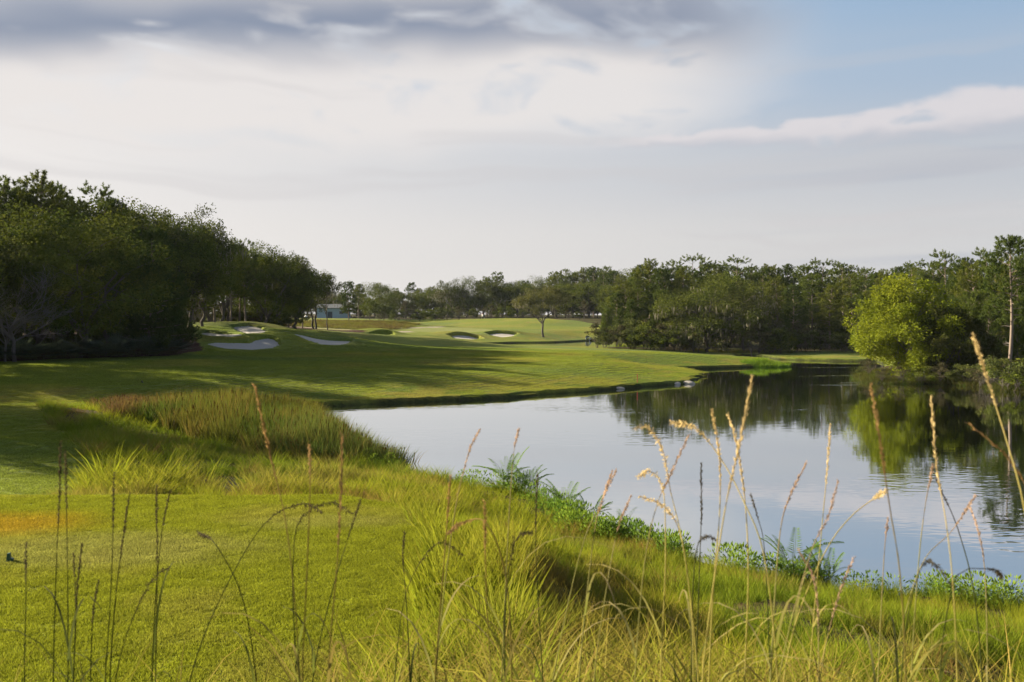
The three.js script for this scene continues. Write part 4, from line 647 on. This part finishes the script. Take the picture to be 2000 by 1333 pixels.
// ---------- reed bed at the left end of the lake ----------
{
  const REEDS = [[-19.8, -46.5], [-14.14, -42.6], [-8.15, -37.6], [-5.0, -38.2], [-4.3, -39.8], [-6.3, -43.2], [-9.4, -51.2], [-11.8, -58.2], [-15.46, -58.2], [-19.55, -55], [-21.6, -51.8]];
  const clump = (s, kind) => {
    const g = new Geo(), R = rng(s);
    for (let k = 0; k < 13; k++) {
      const a = R() * 6.28, r = 0.22 * Math.sqrt(R()), d = norm([Math.cos(a) * 0.13, 1, Math.sin(a) * 0.13]), q = R(), c = q < 0.2 ? [1.6, 1.0, 1.4] : q < 0.4 ? [0.75, 0.7, 0.8] : [1, 1, 1], b = 0.08 + 0.18 * R();
      g.blade([Math.cos(a) * r, -0.1, Math.sin(a) * r], d, norm([R() - 0.5, 0, R() - 0.5]), 1.1 + 1.05 * R(), 0.010 + 0.006 * R(), [Math.cos(a) * b, -b * 0.3, Math.sin(a) * b], tint(c, 0.65 + 0.5 * R()), 4, [1.3, 1.05, 0.9]);
    }
    if (kind) { const x = (R() - 0.5) * 0.2, z = (R() - 0.5) * 0.2; g.tube([[x, 0, z], [x + 0.03, 1.35, z]], [0.006, 0.005], 4, [0.9, 0.9, 0.8]); g.tube([[x + 0.03, 1.35, z], [x + 0.032, 1.38, z], [x + 0.035, 1.52, z], [x + 0.035, 1.55, z]], [0.006, 0.016, 0.016, 0.004], 6, [0.7, 0.3, 0.35]); }
    return g.build();
  };
  const geos = [clump(71, 0), clump(72, 1), clump(73, 0)], lists = [[], [], []], R = rng(74);
  for (let x = -22; x < -3; x += 0.23) for (let z = -59; z < -36; z += 0.23) {
    const a = x + (R() - 0.5) * 0.3, b = z + (R() - 0.5) * 0.3, d = sd(REEDS, a, b) + 1.6 * (fbm(a / 1.5, b / 1.5, 2) - 0.5); if (d > 0) continue;
    const n = fbm(a / 2 + 9, b / 2, 3), left = 1 - ss(-18.6, -15.5, a), y = Math.max(-0.12, height(a, b));
    let c = mix3([0.055, 0.10, 0.015], [0.10, 0.115, 0.02], ss(0.35, 0.65, n)); c = mix3(c, [0.085, 0.05, 0.032], left * ss(0.42, 0.6, n) * 0.85); if (a > -10) c = mix3(c, [0.07, 0.12, 0.028], 0.6); c = mix3(c, [0.15, 0.12, 0.035], R() < 0.16 ? 0.7 : 0);
    lists[Math.floor(R() * 3)].push([M4(a, y, b, R() * 6.28, 1, (0.62 + 0.38 * ss(0, 2.5, -d)) * (0.8 + 0.3 * R()) * mix(1, 0.62, left) * mix(1, 0.8, ss(-9, -5, a)) * (0.8 + 0.4 * n)), col3(c, 0.9 + 0.2 * R())]);
  }
  geos.forEach((g, i) => stuff('reed_bed', g, bladesMat, lists[i], ['olive cattail reeds filling the left end of the lake', 'cattail reeds with brown spikes at the left end of the lake', 'slender reeds mixed into the cattail bed'][i]));
  console.log('reeds', lists.map((l) => l.length));
  // marsh grass along the far shore and a green clump at the tip of the fairway
  const marsh = [], R2 = rng(75), t = tuft(26, 26, 0.25, 0.7, 0.012, 0.3, 0.4, [1.2, 1.0, 1]);
  for (let k = 0; k < 5200; k++) { const a = 24 + 26 * R2(), b = -124 - 24 * R2(), d = shoreDistance(a, b); if (d < -0.3 || d > 7 || kindOf(a, b) === 'fairway') continue; marsh.push([M4(a, height(a, b), b, R2() * 6.28, 1.1, 0.8 + 0.6 * R2()), col3(mix3([0.17, 0.17, 0.045], [0.12, 0.19, 0.03], R2()))]); }
  for (let k = 0; k < 5000; k++) { const a = 28 + 18 * R2(), b = -68 - 34 * R2(), d = shoreDistance(a, b); if (d < -0.4 || d > 2.2) continue; marsh.push([M4(a, Math.max(-0.05, height(a, b)), b, R2() * 6.28, 1.0, 0.7 + 0.6 * R2()), col3(mix3([0.05, 0.05, 0.017], [0.05, 0.085, 0.016], R2()))]); }
  const clumpList = [];
  for (let k = 0; k < 340; k++) { const a = R2() * 6.28, r = Math.sqrt(R2()), x = 29.4 + Math.cos(a) * r * 2.6, z = -115.2 + Math.sin(a) * r * 2.2; clumpList.push([M4(x, Math.max(0, height(x, z)), z, R2() * 6.28, 1.1, (1.1 + 0.8 * R2()) * (1.2 - r * 0.6)), col3([0.10, 0.2, 0.02], 0.8 + 0.4 * R2())]); }
  for (let k = 0; k < 160; k++) { const x = 17 + 6 * R2(), z = -161 - 8 * R2(); if (shoreDistance(x, z) > 4) clumpList.push([M4(x, height(x, z), z, R2() * 6.28, 1.2, 1 + R2()), col3([0.12, 0.17, 0.03])]); }
  const bed = [];
  for (let k = 0; k < 2600; k++) { const x = -52 + 28 * R2(), z = -275 + 64 * R2(); if (!inside(BED, x, z)) continue; const n = fbm(x / 4, z / 4, 2); bed.push([M4(x, height(x, z), z, R2() * 6.28, 1.6, 0.6 + 0.9 * n), col3(mix3([0.11, 0.13, 0.03], [0.085, 0.08, 0.03], ss(0.5, 0.65, n + 0.2 * (R2() - 0.5))))]); }
  stuff('native_plants', t, bladesMat, bed, 'low olive native plants in the bed beyond the bunkers');
  stuff('marsh_grass', t, bladesMat, marsh, 'pale marsh grass along the far lake shore');
  stuff('marsh_clump', t, bladesMat, clumpList, 'bright green clump of water plants at the tip of the fairway');
}
const STALKS = [
  ['s', 'd', [[-1.303, 5.63, -2.859], [-1.304, 5.491, -2.855], [-1.366, 5.256, -2.964], [-1.384, 4.892, -2.972]]],
  ['s', 'd', [[-1.205, 5.634, -2.675], [-1.283, 5.373, -2.852], [-1.326, 5.107, -2.947], [-1.295, 4.929, -2.873]]],
  ['s', 'd', [[-1.294, 5.485, -3.22], [-1.208, 5.281, -2.989], [-1.259, 5.034, -3.082], [-1.268, 4.855, -3.071]]],
  ['s', 'd', [[-1.168, 5.449, -3.023], [-1.206, 5.266, -3.05], [-1.258, 5.084, -3.129], [-1.294, 4.819, -3.17]]],
  ['s', 'd', [[-1.131, 5.455, -3.151], [-1.107, 5.258, -3.084], [-1.09, 5.051, -3.026], [-1.076, 4.892, -2.972]]],
  ['s', 'd', [[-1.101, 5.435, -3.191], [-1.176, 5.27, -3.324], [-1.194, 5.082, -3.315], [-1.195, 4.782, -3.269]]],
  ['s', 'd', [[-1.559, 5.27, -3.172], [-1.416, 5.158, -2.875], [-1.471, 4.892, -2.972]]],
  ['s', 'd', [[-1.377, 5.268, -3.168], [-1.356, 5.147, -3.08], [-1.337, 5.021, -3.021], [-1.367, 4.855, -3.071]]],
  ['s', 'd', [[-1.364, 5.26, -3.076], [-1.496, 4.975, -3.383], [-1.455, 4.782, -3.269]]],
  ['s', 'd', [[-1.423, 5.084, -3.401], [-1.41, 5.001, -3.325], [-1.441, 4.745, -3.368]]],
  ['s', 'b', [[-0.656, 5.821, -2.532], [-0.646, 5.64, -2.635], [-0.591, 5.475, -2.574], [-0.547, 5.286, -2.483], [-0.534, 5.077, -2.476]]],
  ['n', 'd', [[-1.115, 5.178, -3.229], [-1.144, 5.159, -3.156], [-1.193, 5.054, -3.12], [-1.276, 4.819, -3.17]]],
  ['n', 'd', [[-1.123, 5.223, -3.537], [-0.961, 5.24, -3.229], [-0.906, 5.068, -3.301], [-0.874, 4.745, -3.368]]],
  ['n', 'd', [[-0.591, 5.388, -3.075], [-0.678, 5.389, -3.198], [-0.772, 5.351, -3.177], [-0.9, 5.158, -3.159], [-1.037, 4.819, -3.17]]],
  ['n', 'd', [[-0.454, 5.429, -2.834], [-0.549, 5.44, -2.954], [-0.617, 5.406, -2.911], [-0.664, 5.248, -2.998], [-0.651, 4.892, -2.972]]],
  ['s', 'd', [[-0.475, 5.421, -3.114], [-0.54, 5.266, -3.264], [-0.571, 5.128, -3.148], [-0.642, 4.819, -3.17]]],
  ['s', 'b', [[-0.571, 5.633, -2.793], [-0.501, 5.562, -2.456], [-0.52, 5.37, -2.511], [-0.548, 5.04, -2.575]]],
  ['s', 'b', [[-0.45, 5.682, -2.625], [-0.436, 5.576, -2.528], [-0.43, 5.413, -2.442], [-0.463, 5.077, -2.476]]],
  ['s', 'd', [[-0.371, 5.248, -3.42], [-0.393, 5.124, -3.564], [-0.372, 4.94, -3.497], [-0.37, 4.671, -3.566]]],
  ['n', 'd', [[-0.171, 5.155, -3.477], [-0.249, 5.21, -3.432], [-0.344, 5.099, -3.316], [-0.39, 4.782, -3.269]]],
  ['s', 'b', [[-0.068, 5.538, -2.448], [-0.07, 5.358, -2.614], [-0.069, 5.164, -2.757], [-0.056, 5.003, -2.675]]],
  ['n', 'b', [[-0.184, 5.376, -2.84], [-0.15, 5.361, -3.05], [-0.075, 5.387, -2.915], [-0.023, 5.252, -2.921], [0.0, 4.929, -2.873]]],
  ['s', 'b', [[-0.188, 5.507, -3.034], [-0.206, 5.354, -3.165], [-0.216, 5.201, -3.119], [-0.247, 4.819, -3.17]]],
  ['s', 'p', [[-0.113, 5.595, -3.521], [-0.144, 5.541, -3.233], [-0.182, 5.379, -3.203], [-0.255, 4.782, -3.269]]],
  ['s', 'p', [[0.022, 5.629, -3.226], [0.005, 5.506, -3.483], [-0.009, 5.331, -3.361], [-0.035, 4.745, -3.368]]],
  ['s', 'p', [[0.343, 5.467, -3.386], [0.329, 5.275, -3.743], [0.258, 5.179, -3.567], [0.148, 4.671, -3.566]]],
  ['s', 'd', [[0.087, 5.461, -3.367], [0.082, 5.263, -3.433], [0.091, 5.025, -3.52], [0.111, 4.671, -3.566]]],
  ['s', 't', [[0.586, 5.85, -2.422], [0.557, 5.692, -2.421], [0.555, 5.483, -2.585], [0.502, 5.161, -2.547], [0.498, 5.031, -2.575]]],
  ['s', 't', [[0.545, 5.742, -2.705], [0.608, 5.576, -2.901], [0.62, 5.409, -2.954], [0.588, 5.25, -2.87], [0.574, 4.919, -2.872]]],
  ['s', 't', [[0.649, 5.699, -2.982], [0.651, 5.645, -2.895], [0.697, 5.449, -2.964], [0.699, 5.251, -2.923], [0.702, 4.882, -2.971]]],
  ['n', 't', [[0.425, 5.713, -2.668], [0.563, 5.649, -2.947], [0.619, 5.565, -2.889], [0.655, 5.469, -2.787], [0.69, 5.367, -2.737], [0.749, 4.956, -2.773]]],
  ['n', 't', [[0.354, 5.671, -2.863], [0.389, 5.678, -2.876], [0.436, 5.617, -2.91], [0.49, 5.455, -3.061], [0.511, 5.306, -2.947], [0.563, 4.882, -2.971]]],
  ['s', 'p', [[0.572, 5.612, -3.205], [0.484, 5.518, -3.013], [0.459, 5.414, -3.108], [0.403, 5.286, -2.97], [0.37, 4.882, -2.971]]],
  ['s', 'd', [[0.681, 5.467, -3.564], [0.685, 5.284, -3.579], [0.667, 5.081, -3.518], [0.648, 4.695, -3.467]]],
  ['s', 'p', [[0.858, 5.568, -2.886], [0.836, 5.444, -2.99], [0.852, 5.301, -3.145], [0.805, 4.844, -3.07]]],
  ['s', 't', [[1.124, 5.613, -3.503], [1.027, 5.474, -3.233], [1.035, 5.273, -3.308], [0.985, 4.77, -3.269]]],
  ['s', 'p', [[0.941, 5.52, -2.86], [0.922, 5.408, -2.89], [0.848, 5.344, -2.788], [0.749, 4.956, -2.773]]],
  ['s', 'b', [[0.898, 5.827, -2.489], [0.856, 5.706, -2.306], [0.953, 5.508, -2.494], [0.957, 5.375, -2.441], [0.951, 5.105, -2.377]]],
  ['s', 't', [[1.195, 5.764, -2.83], [1.183, 5.584, -2.763], [1.151, 5.462, -2.629], [1.125, 5.34, -2.526], [1.164, 5.031, -2.575]]],
  ['s', 't', [[0.978, 5.96, -2.113], [1.187, 5.828, -2.472], [1.175, 5.669, -2.334], [1.158, 5.556, -2.234], [1.23, 5.143, -2.278]]],
  ['s', 'b', [[1.27, 5.697, -2.761], [1.304, 5.659, -2.718], [1.378, 5.602, -2.752], [1.459, 5.441, -2.74], [1.472, 4.993, -2.674]]],
  ['s', 'p', [[1.25, 5.555, -2.941], [1.385, 5.339, -3.324], [1.275, 5.222, -3.099], [1.284, 4.807, -3.17]]],
  ['n', 't', [[1.057, 5.505, -2.796], [1.125, 5.414, -3.11], [1.058, 5.38, -3.07], [0.99, 5.304, -3.058], [0.866, 5.096, -2.982], [0.818, 4.882, -2.971]]],
  ['s', 'p', [[1.329, 5.483, -2.838], [1.346, 5.329, -3.04], [1.226, 5.257, -2.953], [1.142, 4.882, -2.971]]],
  ['s', 'p', [[1.536, 5.357, -3.321], [1.497, 5.303, -3.173], [1.521, 5.201, -3.184], [1.531, 4.807, -3.17]]],
  ['s', 'd', [[1.349, 5.479, -3.154], [1.543, 5.247, -3.413], [1.573, 5.083, -3.375], [1.609, 4.732, -3.368]]],
  ['s', 'd', [[0.852, 5.359, -3.538], [0.834, 5.314, -3.363], [0.88, 5.204, -3.457], [0.909, 4.695, -3.467]]],
  ['s', 'p', [[0.348, 5.486, -3.299], [0.287, 5.419, -3.123], [0.276, 5.249, -3.338], [0.221, 4.77, -3.269]]],
  ['s', 'p', [[1.207, 5.348, -3.176], [1.277, 5.184, -3.39], [1.251, 4.732, -3.368]]],
  ['n', 'd', [[1.401, 5.25, -2.825], [1.258, 5.328, -2.612], [1.192, 5.323, -2.616], [1.18, 5.188, -2.678], [1.16, 4.993, -2.674]]],
  ['n', 'd', [[1.152, 5.285, -2.58], [1.134, 5.331, -2.639], [1.165, 5.28, -2.812], [1.135, 5.143, -2.826], [1.095, 4.956, -2.773]]],
  ['n', 't', [[0.377, 5.516, -2.955], [0.439, 5.507, -3.122], [0.461, 5.479, -3.056], [0.455, 5.326, -2.929], [0.448, 4.882, -2.971]]],
  ['n', 't', [[0.376, 5.462, -2.935], [0.451, 5.426, -3.012], [0.537, 5.304, -3.167], [0.556, 5.102, -3.068], [0.566, 4.844, -3.07]]],
  ['s', 'p', [[0.362, 5.446, -3.02], [0.351, 5.273, -3.307], [0.299, 5.134, -3.124], [0.263, 4.807, -3.17]]],
  ['s', 'p', [[1.03, 5.268, -2.979], [0.974, 5.171, -2.939], [0.926, 4.882, -2.971]]],
  ['n', 'd', [[0.7, 5.23, -3.383], [0.636, 5.272, -3.252], [0.577, 5.255, -3.099], [0.576, 4.807, -3.17]]],
  ['s', 'p', [[0.871, 5.285, -3.005], [0.909, 5.206, -2.977], [0.926, 4.882, -2.971]]],
  ['n', 'd', [[0.06, 5.368, -2.876], [0.014, 5.383, -2.743], [-0.015, 5.214, -2.838], [-0.022, 4.919, -2.872]]],
];
// ---------- tall grass stalks close to the viewer: root, stem, seed head ----------
{
  const R = rng(600), look = { d: [[0.045, 0.058, 0.016], [0.055, 0.045, 0.024]], b: [[0.17, 0.14, 0.035], [0.24, 0.15, 0.06]], p: [[0.26, 0.25, 0.08], [0.38, 0.26, 0.17]], t: [[0.36, 0.32, 0.09], [0.52, 0.40, 0.19]] };  // d is painted dark as if backlit, p and t pale as if sunlit
  const words = { d: 'dark green', b: 'brown', p: 'pinkish', t: 'straw-coloured' }, list = [];
  for (const [kind, c, pts] of STALKS) {
    const low = pts[pts.length - 1], prev = pts[pts.length - 2], lean = [low[0] - prev[0], low[2] - prev[2]], drop = Math.max(0.3, low[1] - height(low[0], low[2])), foot = [low[0] + lean[0] * 0.3, low[2] + lean[1] * 0.3], y0 = height(foot[0], foot[1]);
    const way = [...pts].reverse().map((p) => new THREE.Vector3(...p)); way.unshift(new THREE.Vector3(foot[0], y0 - 0.03, foot[1]));
    const curve = new THREE.CatmullRomCurve3(way.map((p) => new THREE.Vector3(p.x - foot[0], p.y - y0, p.z - foot[1])), false, 'centripetal'), n = 36, q = curve.getSpacedPoints(n), len = curve.getLength();
    const stem = new Geo(), head = new Geo(), [cs, ch] = look[c], rs = 0.0019 + 0.0008 * R();
    stem.tube(q.map((p) => [p.x, p.y, p.z]), q.map((_, k) => mix(rs * 1.25, rs * 0.45, k / n)), 5, q.map((_, k) => mix3(cs, ch, ss(0.5, 0.95, k / n))));
    const share = kind === 'n' ? 0.22 : 0.16 + 0.10 * R(), count = Math.round(len * share * 420);
    for (let k = 0; k < count; k++) {
      const t = 1 - share * (k + R()) / count, p = curve.getPointAt(t), d = curve.getTangentAt(t), e = ball(R), spread = kind === 'n' ? 0.85 : 0.38, dir = norm([d.x + e[0] * spread, d.y + e[1] * spread - (kind === 'n' ? 0.35 : 0), d.z + e[2] * spread]), l = 0.008 + 0.008 * R(), thick = Math.sin(Math.PI * Math.min(1, (1 - t) / share * 0.85 + 0.12));
      head.leaf([p.x + e[0] * 0.0012, p.y + e[1] * 0.0012, p.z + e[2] * 0.0012], dir, norm(cross(dir, ball(R))), l * (0.6 + 0.7 * thick), 0.0017, tint(ch, 0.75 + 0.5 * R()));
    }
    const g = thing('grass_stalk', '', 'grass stalk', 'tall grass stalks close to the viewer', foot[0], y0, foot[1]);
    part('stem', stem.build(), bladesMat, g); part('seed_head', head.build(), bladesMat, g);
    const blades = 1 + Math.floor(R() * 2.4);
    for (let k = 0; k < blades; k++) { const b = new Geo(), t = 0.12 + 0.35 * R(), p = curve.getPointAt(t), a = R() * 6.28, d = norm([Math.cos(a) * 0.5, 1, Math.sin(a) * 0.5]), f = 0.4 + 0.5 * R(); b.blade([p.x, p.y, p.z], d, norm(cross(d, [Math.cos(a), 0, Math.sin(a)])), 0.25 + 0.35 * R(), 0.0035, [Math.cos(a) * f, -f, Math.sin(a) * f], mix3(cs, [0.17, 0.2, 0.03], R()), 7, mix3(cs, ch, 0.7)); part('leaf_blade', b.build(), bladesMat, g); }
    const tip = pts[0], over = tip[0] / -tip[2] < -0.08 ? 'in front of the tee' : 'in front of the lake';
    list.push([g, words[c] + (kind === 'n' ? ' nodding' : ' upright') + ' grass stalk ' + over, tip[0] / -tip[2]]);
  }
  const by = {};
  for (const l of list) (by[l[1]] ??= []).push(l);
  for (const say in by) by[say].sort((a, b) => a[2] - b[2]).forEach((l, i) => { l[0].userData.label = by[say].length === 1 ? say : say + ', ' + ordinal(i) + ' from the left'; });
}
// ---------- feathery green plants on the lake edge ----------
{
  const frond = (s) => {
    const g = new Geo(), R = rng(s), c = [0.12, 0.21, 0.022], at = (t) => [0, 0.55 * t * (1 - 0.38 * t), 0.5 * t];
    g.tube([at(0), at(0.35), at(0.7), at(1)], [0.004, 0.003, 0.002, 0.001], 4, [0.11, 0.15, 0.03]);
    for (let k = 2; k < 17; k++) { const t = k / 17, p = at(t); for (const sx of [-1, 1]) { const d = norm([sx, 0.1 + 0.2 * R(), 0.35]); g.leaf(p, d, norm(cross(d, [0, 1, 0.1])), 0.15 * (1.15 - t * 0.75), 0.019, tint(c, 0.8 + 0.4 * R())); } }
    return g.build();
  };
  const geos = [frond(81), frond(82)], R = rng(83);
  for (const [x, z, s, say] of [[-0.2, -31.8, 1.25, 'tallest feathery green plant at the lake edge, behind the others'], [0.5, -31.3, 1.0, 'feathery green plant touching the tallest one at the lake edge'], [1.55, -28.4, 1.0, 'feathery green plant halfway down the lake edge'], [2.2, -27.6, 0.85, 'smaller feathery plant next below the halfway one at the lake edge'], [2.9, -25.6, 0.85, 'slim feathery plant standing apart on the lake edge'], [6.05, -21.2, 1.15, 'wide low feathery plant nearest the viewer at the lake edge'], [6.7, -21.0, 0.85, 'feathery plant at the right side of the wide low one']]) {
    const g = thing('feathery_plant', say, 'plant', 'feathery plants on the lake edge', x, height(x, z), z, R() * 6);
    const st = new Geo(); for (let k = 0; k < 4; k++) { const a = k * 1.6 + R(); st.tube([[0, -0.05, 0], [Math.cos(a) * 0.1, 0.35, Math.sin(a) * 0.1], [Math.cos(a) * 0.25, 0.7, Math.sin(a) * 0.25]], [0.008, 0.006, 0.003], 5, [0.10, 0.13, 0.03]); }
    part('stem', st.build(), bladesMat, g);
    for (let k = 0; k < 30; k++) { const f = part('frond', geos[k % 2], bladesMat, g), a = R() * 6.28, y = 0.05 + 0.6 * R(), r = 0.05 + 0.3 * y; f.position.set(Math.cos(a) * r, y, Math.sin(a) * r); f.rotation.set(0, Math.PI / 2 - a, 0); f.rotateX(-0.5 + 0.9 * R()); f.scale.setScalar(0.7 + 0.5 * R()); }
    g.scale.setScalar(s);
  }
}
// ---------- small things on the course ----------
const plain = (r, g, b, rough = 0.6, extra = {}) => new THREE.MeshStandardMaterial({ color: new THREE.Color(r, g, b), roughness: rough, ...extra });
{
  // wedge-shaped tee marker with a foot
  const sh = new THREE.Shape([[-0.045, 0], [0.045, 0], [0.045, 0.045], [0.012, 0.055], [0.0, 0.13], [-0.03, 0.125]].map((p) => new THREE.Vector2(...p)));
  const body = new THREE.ExtrudeGeometry(sh, { depth: 0.05, bevelEnabled: true, bevelSize: 0.006, bevelThickness: 0.006, bevelSegments: 2 }); body.translate(0, 0, -0.025);
  const spike = new THREE.CylinderGeometry(0.005, 0.002, 0.06, 6); spike.translate(0, -0.03, 0);
  const green = plain(0.012, 0.06, 0.045, 0.4), dark = plain(0.02, 0.02, 0.02, 0.5), metal = plain(0.3, 0.3, 0.3, 0.4, { metalness: 1 });
  for (const [x, z, m, say] of [[-7.72, -15.2, green, 'dark green wedge tee marker on the near tee'], [-23.9, -64.2, dark, 'small dark tee marker on the forward tee, the left of two'], [-20.3, -63.0, dark, 'small dark tee marker on the forward tee, the right of two']]) {
    const g = thing('tee_marker', say, 'tee marker', 'tee markers', x, height(x, z) + 0.005, z, 0.15); part('wedge', body, m, g); part('spike', spike, metal, g); if (z < -60) g.scale.setScalar(1.25);
  }
  // red hazard stake at the fairway bank
  const g = thing('hazard_stake', 'thin red stake on the far bank of the lake below the fairway', 'stake', undefined, 10.4, height(10.4, -82.4), -82.4);
  const post = new THREE.BoxGeometry(0.05, 0.85, 0.05); post.translate(0, 0.3, 0); const cap = new THREE.ConeGeometry(0.035, 0.06, 4); cap.rotateY(Math.PI / 4); cap.translate(0, 0.755, 0);
  part('post', post, plain(0.30, 0.035, 0.02, 0.7), g); part('pointed_top', cap, plain(0.30, 0.035, 0.02, 0.7), g);
  // water cooler on a stand behind the green
  const w = thing('cooler_stand', 'white water cooler on a small stand behind the green', 'cooler', undefined, -8.3, height(-8.3, -284), -284);
  const tank = new THREE.LatheGeometry([[0, 0], [0.26, 0], [0.28, 0.05], [0.28, 0.55], [0.25, 0.6], [0, 0.6]].map((p) => new THREE.Vector2(...p)), 16); tank.translate(0, 0.75, 0); part('tank', tank, plain(0.75, 0.75, 0.72, 0.5), w);
  const lid = new THREE.CylinderGeometry(0.3, 0.3, 0.1, 16); lid.translate(0, 1.41, 0); part('lid', lid, plain(0.6, 0.1, 0.06, 0.5), w);
  const shelf = new THREE.BoxGeometry(0.8, 0.06, 0.8); shelf.translate(0, 0.715, 0); part('shelf', shelf, plain(0.5, 0.48, 0.45, 0.8), w);
  for (const [a, b] of [[-1, -1], [1, -1], [-1, 1], [1, 1]]) { const leg = new THREE.BoxGeometry(0.07, 0.8, 0.07); leg.translate(a * 0.33, 0.285, b * 0.33); part('leg', leg, plain(0.5, 0.48, 0.45, 0.8), w); }
  // pale drain pipe at the head of the pond
  const pipe = new THREE.CylinderGeometry(0.5, 0.5, 2.2, 20, 1, true); pipe.rotateX(Math.PI / 2 - 0.2); const ring = new THREE.TorusGeometry(0.5, 0.06, 8, 20); ring.rotateX(-0.2); ring.translate(0, -0.22, 1.08);
  const dp = thing('drain_pipe', 'pale drain pipe end at the head of the pond', 'pipe', undefined, 17.6, height(17.6, -229) + 0.15, -228.6, -0.3); part('barrel', pipe, plain(0.5, 0.52, 0.52, 0.7, { side: THREE.DoubleSide }), dp); part('rim', ring, plain(0.55, 0.57, 0.57, 0.7), dp);
}
{
  // pale blue building seen under the trees
  const y = height(-62, -342), g = thing('maintenance_building', 'pale blue building with dark doorway seen under the far trees', 'building', undefined, -61.2, y, -342);
  const wallMat = plain(0.30, 0.42, 0.50, 0.8), trim = plain(0.5, 0.55, 0.58, 0.7);
  const bx = (w, h, d, x, yy, z) => { const q = new THREE.BoxGeometry(w, h, d); q.translate(x, yy, z); return q; };
  for (let k = 0; k < 12; k++) if (k !== 4 && k !== 5) part('wall_panel', bx(0.84, 3.5, 0.1, -4.73 + 0.86 * k, 1.55, 3.0), wallMat, g);
  part('wall', bx(10.2, 3.6, 0.2, 0, 1.5, -3), wallMat, g); part('wall', bx(0.2, 3.6, 6, -5.1, 1.5, 0), wallMat, g); part('wall', bx(0.2, 3.6, 6, 5.1, 1.5, 0), wallMat, g);
  const door = part('door', bx(1.66, 2.4, 0.08, -0.86, 1.0, 2.9), plain(0.05, 0.07, 0.09, 0.6), g); part('handle', new THREE.BoxGeometry(0.05, 0.16, 0.06).translate(-0.25, 1.0, 2.97), trim, door);
  part('lintel', bx(1.7, 1.05, 0.1, -0.86, 2.75, 3.0), wallMat, g);
  const rs = new THREE.Shape([[-3.6, 0], [3.6, 0], [3.6, 0.16], [0, 1.5], [-3.6, 0.16]].map((p) => new THREE.Vector2(...p))), roof = new THREE.ExtrudeGeometry(rs, { depth: 11, bevelEnabled: false }); roof.translate(0, 0, -5.5); roof.rotateY(Math.PI / 2); roof.translate(0, 3.31, 0);
  part('roof', roof, plain(0.08, 0.09, 0.10, 0.8), g);
  const wf = part('window', bx(1.2, 1.0, 0.06, 3.0, 1.9, 3.07), plain(0.03, 0.04, 0.05, 0.15), g); part('frame', bx(1.36, 0.08, 0.08, 3.0, 2.45, 3.07), trim, wf); part('sill', bx(1.4, 0.08, 0.12, 3.0, 1.36, 3.08), trim, wf);
}
{
  // golf cart parked behind the trees
  const x = -65.5, z = -312, g = thing('golf_cart', 'white-roofed golf cart parked behind the left trees', 'golf cart', undefined, x, height(x, z), z, 0.4);
  const white = plain(0.7, 0.7, 0.68, 0.4), dark = plain(0.03, 0.03, 0.035, 0.6);
  const sh = new THREE.Shape([[-1.15, 0.35], [1.15, 0.35], [1.2, 0.7], [0.75, 0.85], [0.45, 0.5], [-0.35, 0.5], [-0.4, 0.75], [-1.15, 0.8]].map((p) => new THREE.Vector2(...p))), body = new THREE.ExtrudeGeometry(sh, { depth: 1.1, bevelEnabled: true, bevelSize: 0.04, bevelThickness: 0.04 }); body.translate(0, 0, -0.55);
  part('body', body, white, g); part('roof', new THREE.BoxGeometry(1.9, 0.08, 1.2).translate(-0.1, 1.86, 0), white, g);
  part('seat', new THREE.BoxGeometry(0.55, 0.16, 1.05).translate(-0.6, 0.9, 0), plain(0.5, 0.46, 0.4), g); part('backrest', new THREE.BoxGeometry(0.12, 0.5, 1.05).translate(-0.92, 1.2, 0), plain(0.5, 0.46, 0.4), g);
  for (const [a, b] of [[0.72, 0.5], [0.72, -0.5], [-0.98, 0.5], [-0.98, -0.5]]) { part('roof_post', new THREE.CylinderGeometry(0.02, 0.02, 1.1, 6).translate(a, 1.3, b), dark, g); const w = part('wheel', new THREE.CylinderGeometry(0.23, 0.23, 0.18, 18).rotateX(Math.PI / 2).translate(a > 0 ? 0.78 : -0.75, 0.23, b), dark, g); part('rim', new THREE.CylinderGeometry(0.11, 0.11, 0.2, 12).rotateX(Math.PI / 2).translate(a > 0 ? 0.78 : -0.75, 0.23, b), white, w); }
}
{
  // rocks at the waterline
  const R = rng(900);
  for (const [x, z, s, say] of [[15.3, -86.2, 0.45, 'grey rock at the tip of the fairway bank'], [14.2, -85.4, 0.3, 'smaller grey rock left of the bank-tip rock'], [8.6, -80.0, 0.28, 'low pale rock at the foot of the fairway bank']]) {
    const q = new THREE.IcosahedronGeometry(1, 2), p = q.attributes.position; for (let i = 0; i < p.count; i++) { const a = p.getX(i), b = p.getY(i), c = p.getZ(i), k = 0.75 + 0.5 * fbm(a * 1.3 + s * 50, b * 1.3 + c, 2); p.setXYZ(i, a * k * 1.5, b * k * 0.55, c * k); } q.computeVertexNormals();
    const m = new THREE.Mesh(q, plain(0.28, 0.26, 0.23, 0.95, { bumpMap: sandMap, bumpScale: 0.02 })); m.name = numbered('shore_rock'); m.scale.setScalar(s); m.position.set(x, 0.05, z); m.rotation.y = R() * 6; scene.add(m); tag(m, say, 'rock', 'rocks at the waterline');
  }
}
labelRoster();
shadowed(scene);
renderer.render(scene, camera);
